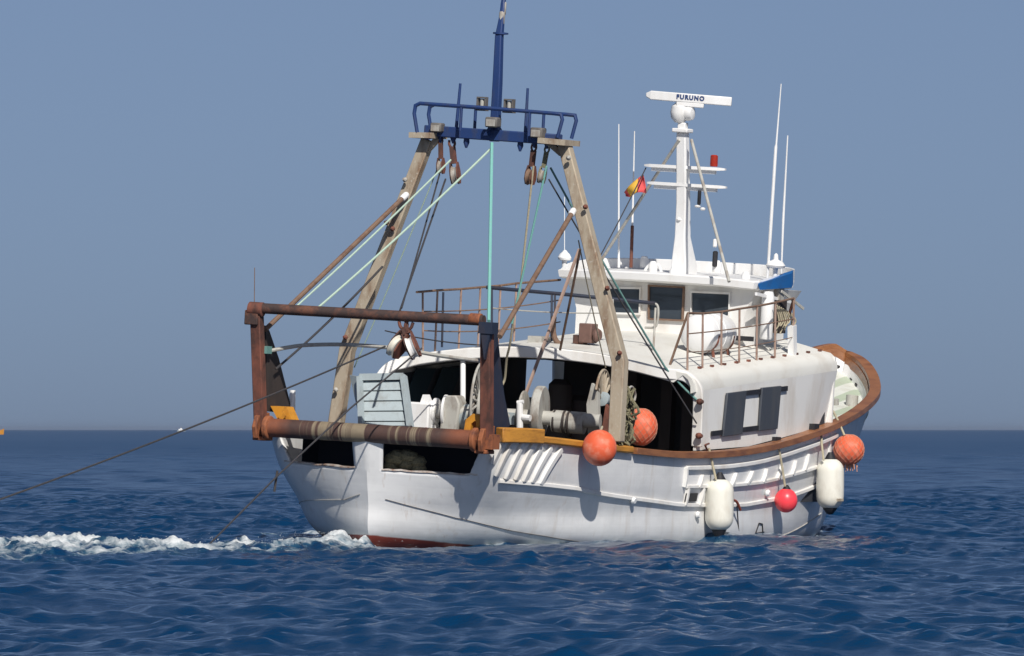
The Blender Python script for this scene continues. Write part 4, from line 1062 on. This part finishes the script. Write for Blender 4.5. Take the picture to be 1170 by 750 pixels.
for px, r_ in (((9.000, 0.210, 2.332), .3), ((8.500, 0.409, 2.611), .25)):
    MB().lathe([(r_ * .8, -.9), (r_, -.8), (r_ * .9, .2), (r_ * .5, .3)], px, (0, 0, 1), 14).build('deck_barrel', M['darkbrown'], boat)
MB().lathe([(.12, -.02), (.14, 0), (.12, .1)], (4.500, 1.211, 1.834), (0, -1, 0), 12).build('deck_valve', M['brass'], win)

# ------------------------------------------------------------------ ropes and wires
def rope(name, label, pts, r, mat, cat='rope', group=None):
    pts = [Vector(p) for p in pts]
    return solo(MB().tube(pts, r, 7), name, mat, label, cat, pts[0], group)
top_c = Vector((3.950, -0.029, 7.019))
rope('rope', 'thick turquoise rope hanging straight down from the middle of the blue crossbar', sag((4.000, -0.031, 7.162), (-0.300, -2.185, 4.032), 10), .03, M['turq'])
rope('rope', 'pale green rope from the crossbar middle to the left of the rusty top bar', sag((3.950, -0.043, 7.067), (-0.550, 1.042, 4.065), 14, .05), .021, M['mint'])
rope('rope', 'pale green rope from the left block crossing the port gantry leg', sag((3.900, 0.721, 6.824), (-0.500, 1.480, 4.072), 14, .03), .018, M['mint'])
rope('rope', 'thin faded green rope beside the port gantry leg', sag((4.200, 1.132, 6.623), (4.900, 2.908, 2.961), 12, .04), .012, M['mint'])
rope('rope', 'dark twin lines running down from the long rusty block', sag((4.000, 0.852, 6.473), (-0.200, -0.409, 4.119), 10, .0), .018, M['wire'])
rope('rope', 'dark line running down from the slim rusty block', sag((4.100, 1.027, 6.546), (-0.200, -0.440, 4.166), 10, .02), .016, M['wire'])
rope('rope', 'dark knotted line descending behind the port gantry leg', sag((3.600, 1.822, 4.834), (-0.100, 2.008, 2.949), 12, .06), .022, M['wire'])
rope('rope', 'beige rope dropping from the squat brown block', sag((4.000, -0.879, 6.793), (4.400, -0.546, 4.232), 12, .02), .02, M['cord'])
rope('rope', 'bright turquoise rope slanting down from the small olive block', sag((4.000, -1.138, 6.806), (4.400, -0.441, 3.942), 12, .02), .02, M['turq'])
rope('rope', 'dark frayed rope tail hanging below the turquoise rope', arc([(4.400, -0.468, 4.070), (4.600, -0.335, 3.590), (4.800, -0.189, 3.299), (5.000, -0.082, 2.945), (5.000, -0.037, 2.815)], 4), .022, M['cord'])
rope('rope', 'long teal rope from the right block down to the shelter border', sag((4.200, -1.126, 6.779), (7.200, -2.259, 3.276), 18, .05) + arc([(7.300, -2.326, 3.169), (7.400, -2.467, 3.002), (7.450, -2.647, 2.837), (7.500, -2.789, 2.718)], 3), .02, M['teal'])
rope('rope', 'dark line crossing the dark shelter opening to its lower cleat', sag((4.200, -1.103, 6.574), (7.500, -2.815, 2.288), 18, .05), .015, M['wire'])
rope('rope', 'thin line running down beside the starboard gantry leg', sag((4.200, -1.757, 5.506), (6.300, -1.478, 3.225), 12, .05), .012, M['cord'])
rope('rope', 'two-part brown tackle line ending above the shelter border', sag((5.500, -1.207, 5.345), (6.500, -0.459, 3.487), 10, .02), .024, M['brace'])
rope('towing_warp', 'dark steel towing warp leading far aft out of the picture', sag((-0.600, -0.352, 3.482), (-15.960, 1.300, 0.037), 24, .12), .016, M['wire'], 'towing wire', 'towing warps')
s_end = Vector((-9.318, -1.338, -.02))
s0 = Vector((-0.600, -1.066, 3.492)); s_pts = [s0, Vector((-2.200, -0.521, 2.400)), Vector((-5.200, -0.702, 1.272)), s_end]
rope('towing_warp', 'dark steel towing warp slanting down into the foaming wake', s_pts[:1] + sag(s_pts[1], s_pts[2], 4) + sag(s_pts[2], s_pts[3], 5)[1:], .016, M['wire'], 'towing wire', 'towing warps')
rope('rope', 'short dark rope end dangling from the warp beside the transom', arc([(-5.200, -0.681, 1.345), (-5.200, -0.665, 1.195), (-5.200, -0.645, 0.986)], 4), .022, M['wire'])
rope('halyard', 'thin flag line from the spreader down towards the gantry', sag((12.600, 0.768, 6.922), (9.500, 0.252, 5.134), 8, .02), .012, M['wire'], 'flag line')
rope('rope', 'frayed thin line stretched along the left of the shelter fascia', sag((2.000, 0.924, 3.713), (5.000, 0.251, 3.513), 8, .05), .012, M['wire'])
MB().tube([(-0.592, 2.250, 4.013), (-0.662, 2.250, 4.722)], .008, 6).build('thin_rod', M['brace'], gal)

# flag
def flag():
    e = empty('flag', 'small red and yellow striped flag fluttering beside the radar mast', 'flag', (12.600, 0.810, 6.704))
    # a wind-blown strip, three stripes across its length from hoist to fly
    E = Vector((12.600, 0.810, 6.704)); T0, T1 = Vector((12.600, 0.816, 6.803)) - E, Vector((12.600, 0.757, 6.441)) - E
    F0, F1 = Vector((12.700, 1.258, 6.452)) - E, Vector((12.700, 1.217, 6.371)) - E
    def pt(s, t):
        a = T0.lerp(T1, t); b = F0.lerp(F1, t)
        return a.lerp(b, s) + Vector((.07 * math.sin(s * 7 + t * 2), 0, .03 * math.sin(s * 6)))
    for (s0, s1, mt) in ((0, .32, 'flagred'), (.32, .80, 'flagyellow'), (.80, 1, 'flagred')):
        mb = MB(); mb.grid([[pt(s0 + (s1 - s0) * i / 6, t / 5) for t in range(6)] for i in range(7)])
        o = mb.build('flag_stripe', M[mt], e); sd = o.modifiers.new('cloth', 'SOLIDIFY'); sd.thickness = .004
flag()

# ------------------------------------------------------------------ buoys and fenders
def ball(name, label, c, r, mat, cat='buoy', group=None, squash=1.06, cap=True, cord=None, knob=None):
    c = Vector(c); e = empty(name, label, cat, c, group)
    prof = [(r * math.sin(PI * k / 18) * 1.0, r * squash * -math.cos(PI * k / 18)) for k in range(19)]
    mb = MB(); mb.lathe(prof, (0, 0, 0), (0, 0, 1), 28); mb.build('float', mat, e)
    if cap:
        mb = MB(); mb.lathe([(r * .42, r * .92), (r * .26, r * 1.16), (r * .16, r * 1.3), (r * .05, r * 1.36)], (0, 0, 0), (0, 0, 1), 14)
        mb.build('eye', knob or M['black'], e)
    if cord:
        MB().tube([Vector(p) - c for p in cord], .022, 7).build('lanyard', M['cord'], e)
    return e
ball('buoy', 'plain orange ball buoy on the ochre rail beside the starboard gantry leg', (2.690, -3.080, 1.866), .305, M['orange'], group='orange buoys along the starboard side', cap=False, cord=[(2.613, -3.100, 2.116), (3.150, -2.900, 2.228)])
def netted(name, label, c, r, net_mat, squash, tuft, cord):
    e = ball(name, label, c, r, M['orange'], group='orange buoys along the starboard side', squash=squash, cap=False, cord=cord)
    mb = MB(); n = 15
    for h in (1, -1):
        for k in range(n):
            pts = []
            for t in range(13):
                la = -1.35 + 2.7 * t / 12; lo = 2 * PI * k / n + h * la * .9
                pts.append(((r + .006) * math.cos(la) * math.cos(lo), (r + .006) * math.cos(la) * math.sin(lo), (r * squash + .006) * math.sin(la)))
            mb.tube(pts, .0035, 5)
    mb.build('net_bag', net_mat, e)
    if tuft:
        mb = MB()
        for k in range(26):
            a = random.uniform(0, 2 * PI); q = r * random.uniform(.1, .6)
            z0 = -r * squash * .9
            mb.tube([(q * math.cos(a), q * math.sin(a), z0), (q * 1.15 * math.cos(a), q * 1.15 * math.sin(a), z0 - random.uniform(.05, .16))], .008, 5)
        mb.build('weed_fringe', net_mat, e)
    return e
netted('buoy', 'orange buoy in an olive net bag hung behind the starboard gantry leg', (5.300, -2.687, 2.215), .3, M['netorange'], 1.12, False, [(5.000, -2.666, 2.498), (4.600, -2.691, 2.781), (4.300, -2.746, 2.972)])
netted('buoy', 'orange net-covered buoy dripping weed under the bow rail', (14.306, -3.000, 1.805), .29, M['netorange'], 1.0, True, [(14.173, -2.950, 2.068), (14.312, -2.750, 2.322), (14.621, -2.500, 2.506)])
ball('pink_buoy', 'small bright pink ball buoy between the two white fenders', (11.289, -3.050, 0.868), .215, M['pink'], cap=True, cord=[(11.210, -3.050, 1.130), (11.148, -2.980, 1.550), (11.000, -2.950, 1.923)])
def fender(label, c, tilt, cord, mark=False, tail=1.0):
    c = Vector(c); e = empty('fender', label, 'fender', c, 'white fenders on the starboard side', rot=Matrix.Rotation(R(tilt), 4, 'X'))
    r, L_ = .26, .235
    prof = [(.04, -L_ - .25)] + [(r * math.sin(PI / 2 * k / 7) ** .9, -L_ - .25 * math.cos(PI / 2 * k / 7)) for k in range(1, 8)] + [(r * 1.01, 0)] + [(r * math.cos(PI / 2 * k / 7) ** .9, L_ + .25 * math.sin(PI / 2 * k / 7)) for k in range(7)] + [(.06, L_ + .25)]
    MB().lathe(prof, (0, 0, 0), (0, 0, 1), 28).build('float', M['cream'], e)
    MB().lathe([(.15, -L_ - .19), (.13, -L_ - .24), (.06, -L_ - .24 - .13 * tail), (.02, -L_ - .24 - .15 * tail)], (0, 0, 0), (0, 0, 1), 16).build('end_cap', M['black'], e)
    MB().lathe([(.14, L_ + .2), (.1, L_ + .25), (.04, L_ + .36)], (0, 0, 0), (0, 0, 1), 16).build('end_cap', M['black'], e)
    inv = Matrix.Rotation(R(-tilt), 3, 'X')
    MB().tube([inv @ (Vector(p) - c) for p in cord], .022, 7).build('lanyard', M['cord'], e)
    if mark:
        MB().box((-.12, -r * .98, -.3), (.3, .02, .05)).build('faded_print', M['tan'], e)
    return e
fender('long white fender near the shelter opening, with a black pointed lower end', (8.044, -3.120, 0.817), -2.5, [(7.866, -3.100, 1.281), (7.895, -3.000, 1.563), (7.810, -2.950, 1.848)])
fender('long white fender nearest the bow, beside the net-covered buoy', (13.362, -3.050, 1.166), -3, [(13.099, -3.000, 1.610), (13.162, -2.920, 1.902), (13.361, -2.800, 2.192)], True, .7)
rope('hanging_tag', 'thin red strap hanging beside the fender near the shelter opening', arc([(8.909, -3.000, 0.899), (9.117, -3.000, 0.849), (9.299, -3.000, 0.702)], 4), .025, M['brass'], 'strap')
rope('rope', 'thin grey line trailing under the red strap on the hull', sag((9.242, -2.950, 0.780), (9.619, -2.850, 0.301), 6), .012, M['wire'])

# tangle of netting lashed to the starboard gantry leg
mb = MB(); c0 = Vector((4.600, -2.716, 2.374))
for k in range(30):
    a = [c0 + Vector((random.uniform(-.25, .1), random.gauss(0, .1), .5 - 1.0 * t / 6 + random.uniform(-.06, .06))) for t in range(7)]
    mb.tube(arc(a, 3), random.uniform(.012, .026), 5)
solo(mb, 'net_tangle', M['net'], 'tangle of olive netting lashed to the starboard gantry leg', 'fishing net', c0)
rope('rope', 'curved grey hose end above the netted buoy', arc([(4.700, -2.640, 2.873), (4.900, -2.650, 2.937), (5.100, -2.636, 2.811), (5.100, -2.627, 2.685)], 5), .02, M['grey'], 'hose')

# ------------------------------------------------------------------ distant boats
def far_boat(label, x, y, L_, hull_m, house_m, heading, mast_h, house=(.45, .5, .3), tall=1.0):
    e = empty('distant_boat', label, 'boat', (x, y, 0), 'boats on the horizon', False, Matrix.Rotation(heading, 4, 'Z'))
    rows = []
    for t in range(9):
        s = -1 + 2 * t / 8; b = L_ * .15 * (1 - max(0, s) ** 2.2) + .02
        sh = .11 * L_ * (1 + .7 * max(0, s) ** 2)
        rows.append([(s * L_ / 2, b, sh), (s * L_ / 2 * .95, b * .75, -.3), (s * L_ / 2 * .95, -b * .75, -.3), (s * L_ / 2, -b, sh)])
    mb = MB(); mb.grid([[Vector(p) for p in r] for r in rows], closed=True); mb.build('hull', hull_m, e)
    w = L_ * .1
    mb = MB(); mb.box((-L_ * .08, 0, .11 * L_ + L_ * .08), (L_ * house[0], w * 2, L_ * .16)); mb.box((-L_ * .02, 0, .11 * L_ + L_ * .2), (L_ * .2, w * 1.6, L_ * .1)); mb.build('cabin', house_m, e)
    MB().tube([(0, 0, .2 * L_), (0, 0, mast_h)], L_ * .012, 8).build('mast', M['grey'], e)
    for o in e.children: o.scale.z = tall
    return e
far_boat('tiny pale vessel on the horizon left of the trawler, behind the towing warp', (207 - 585) / 9750 * 9000, CAM_Y + 9000, 9.5, M['pale_blue'], M['clean'], R(10), 5.5)
far_boat('orange boat on the horizon cut by the left edge of the picture', (-4 - 585) / 9750 * 3500, CAM_Y + 3500, 6.5, M['yellow'], M['orange'], R(20), 2.4, tall=2.0)
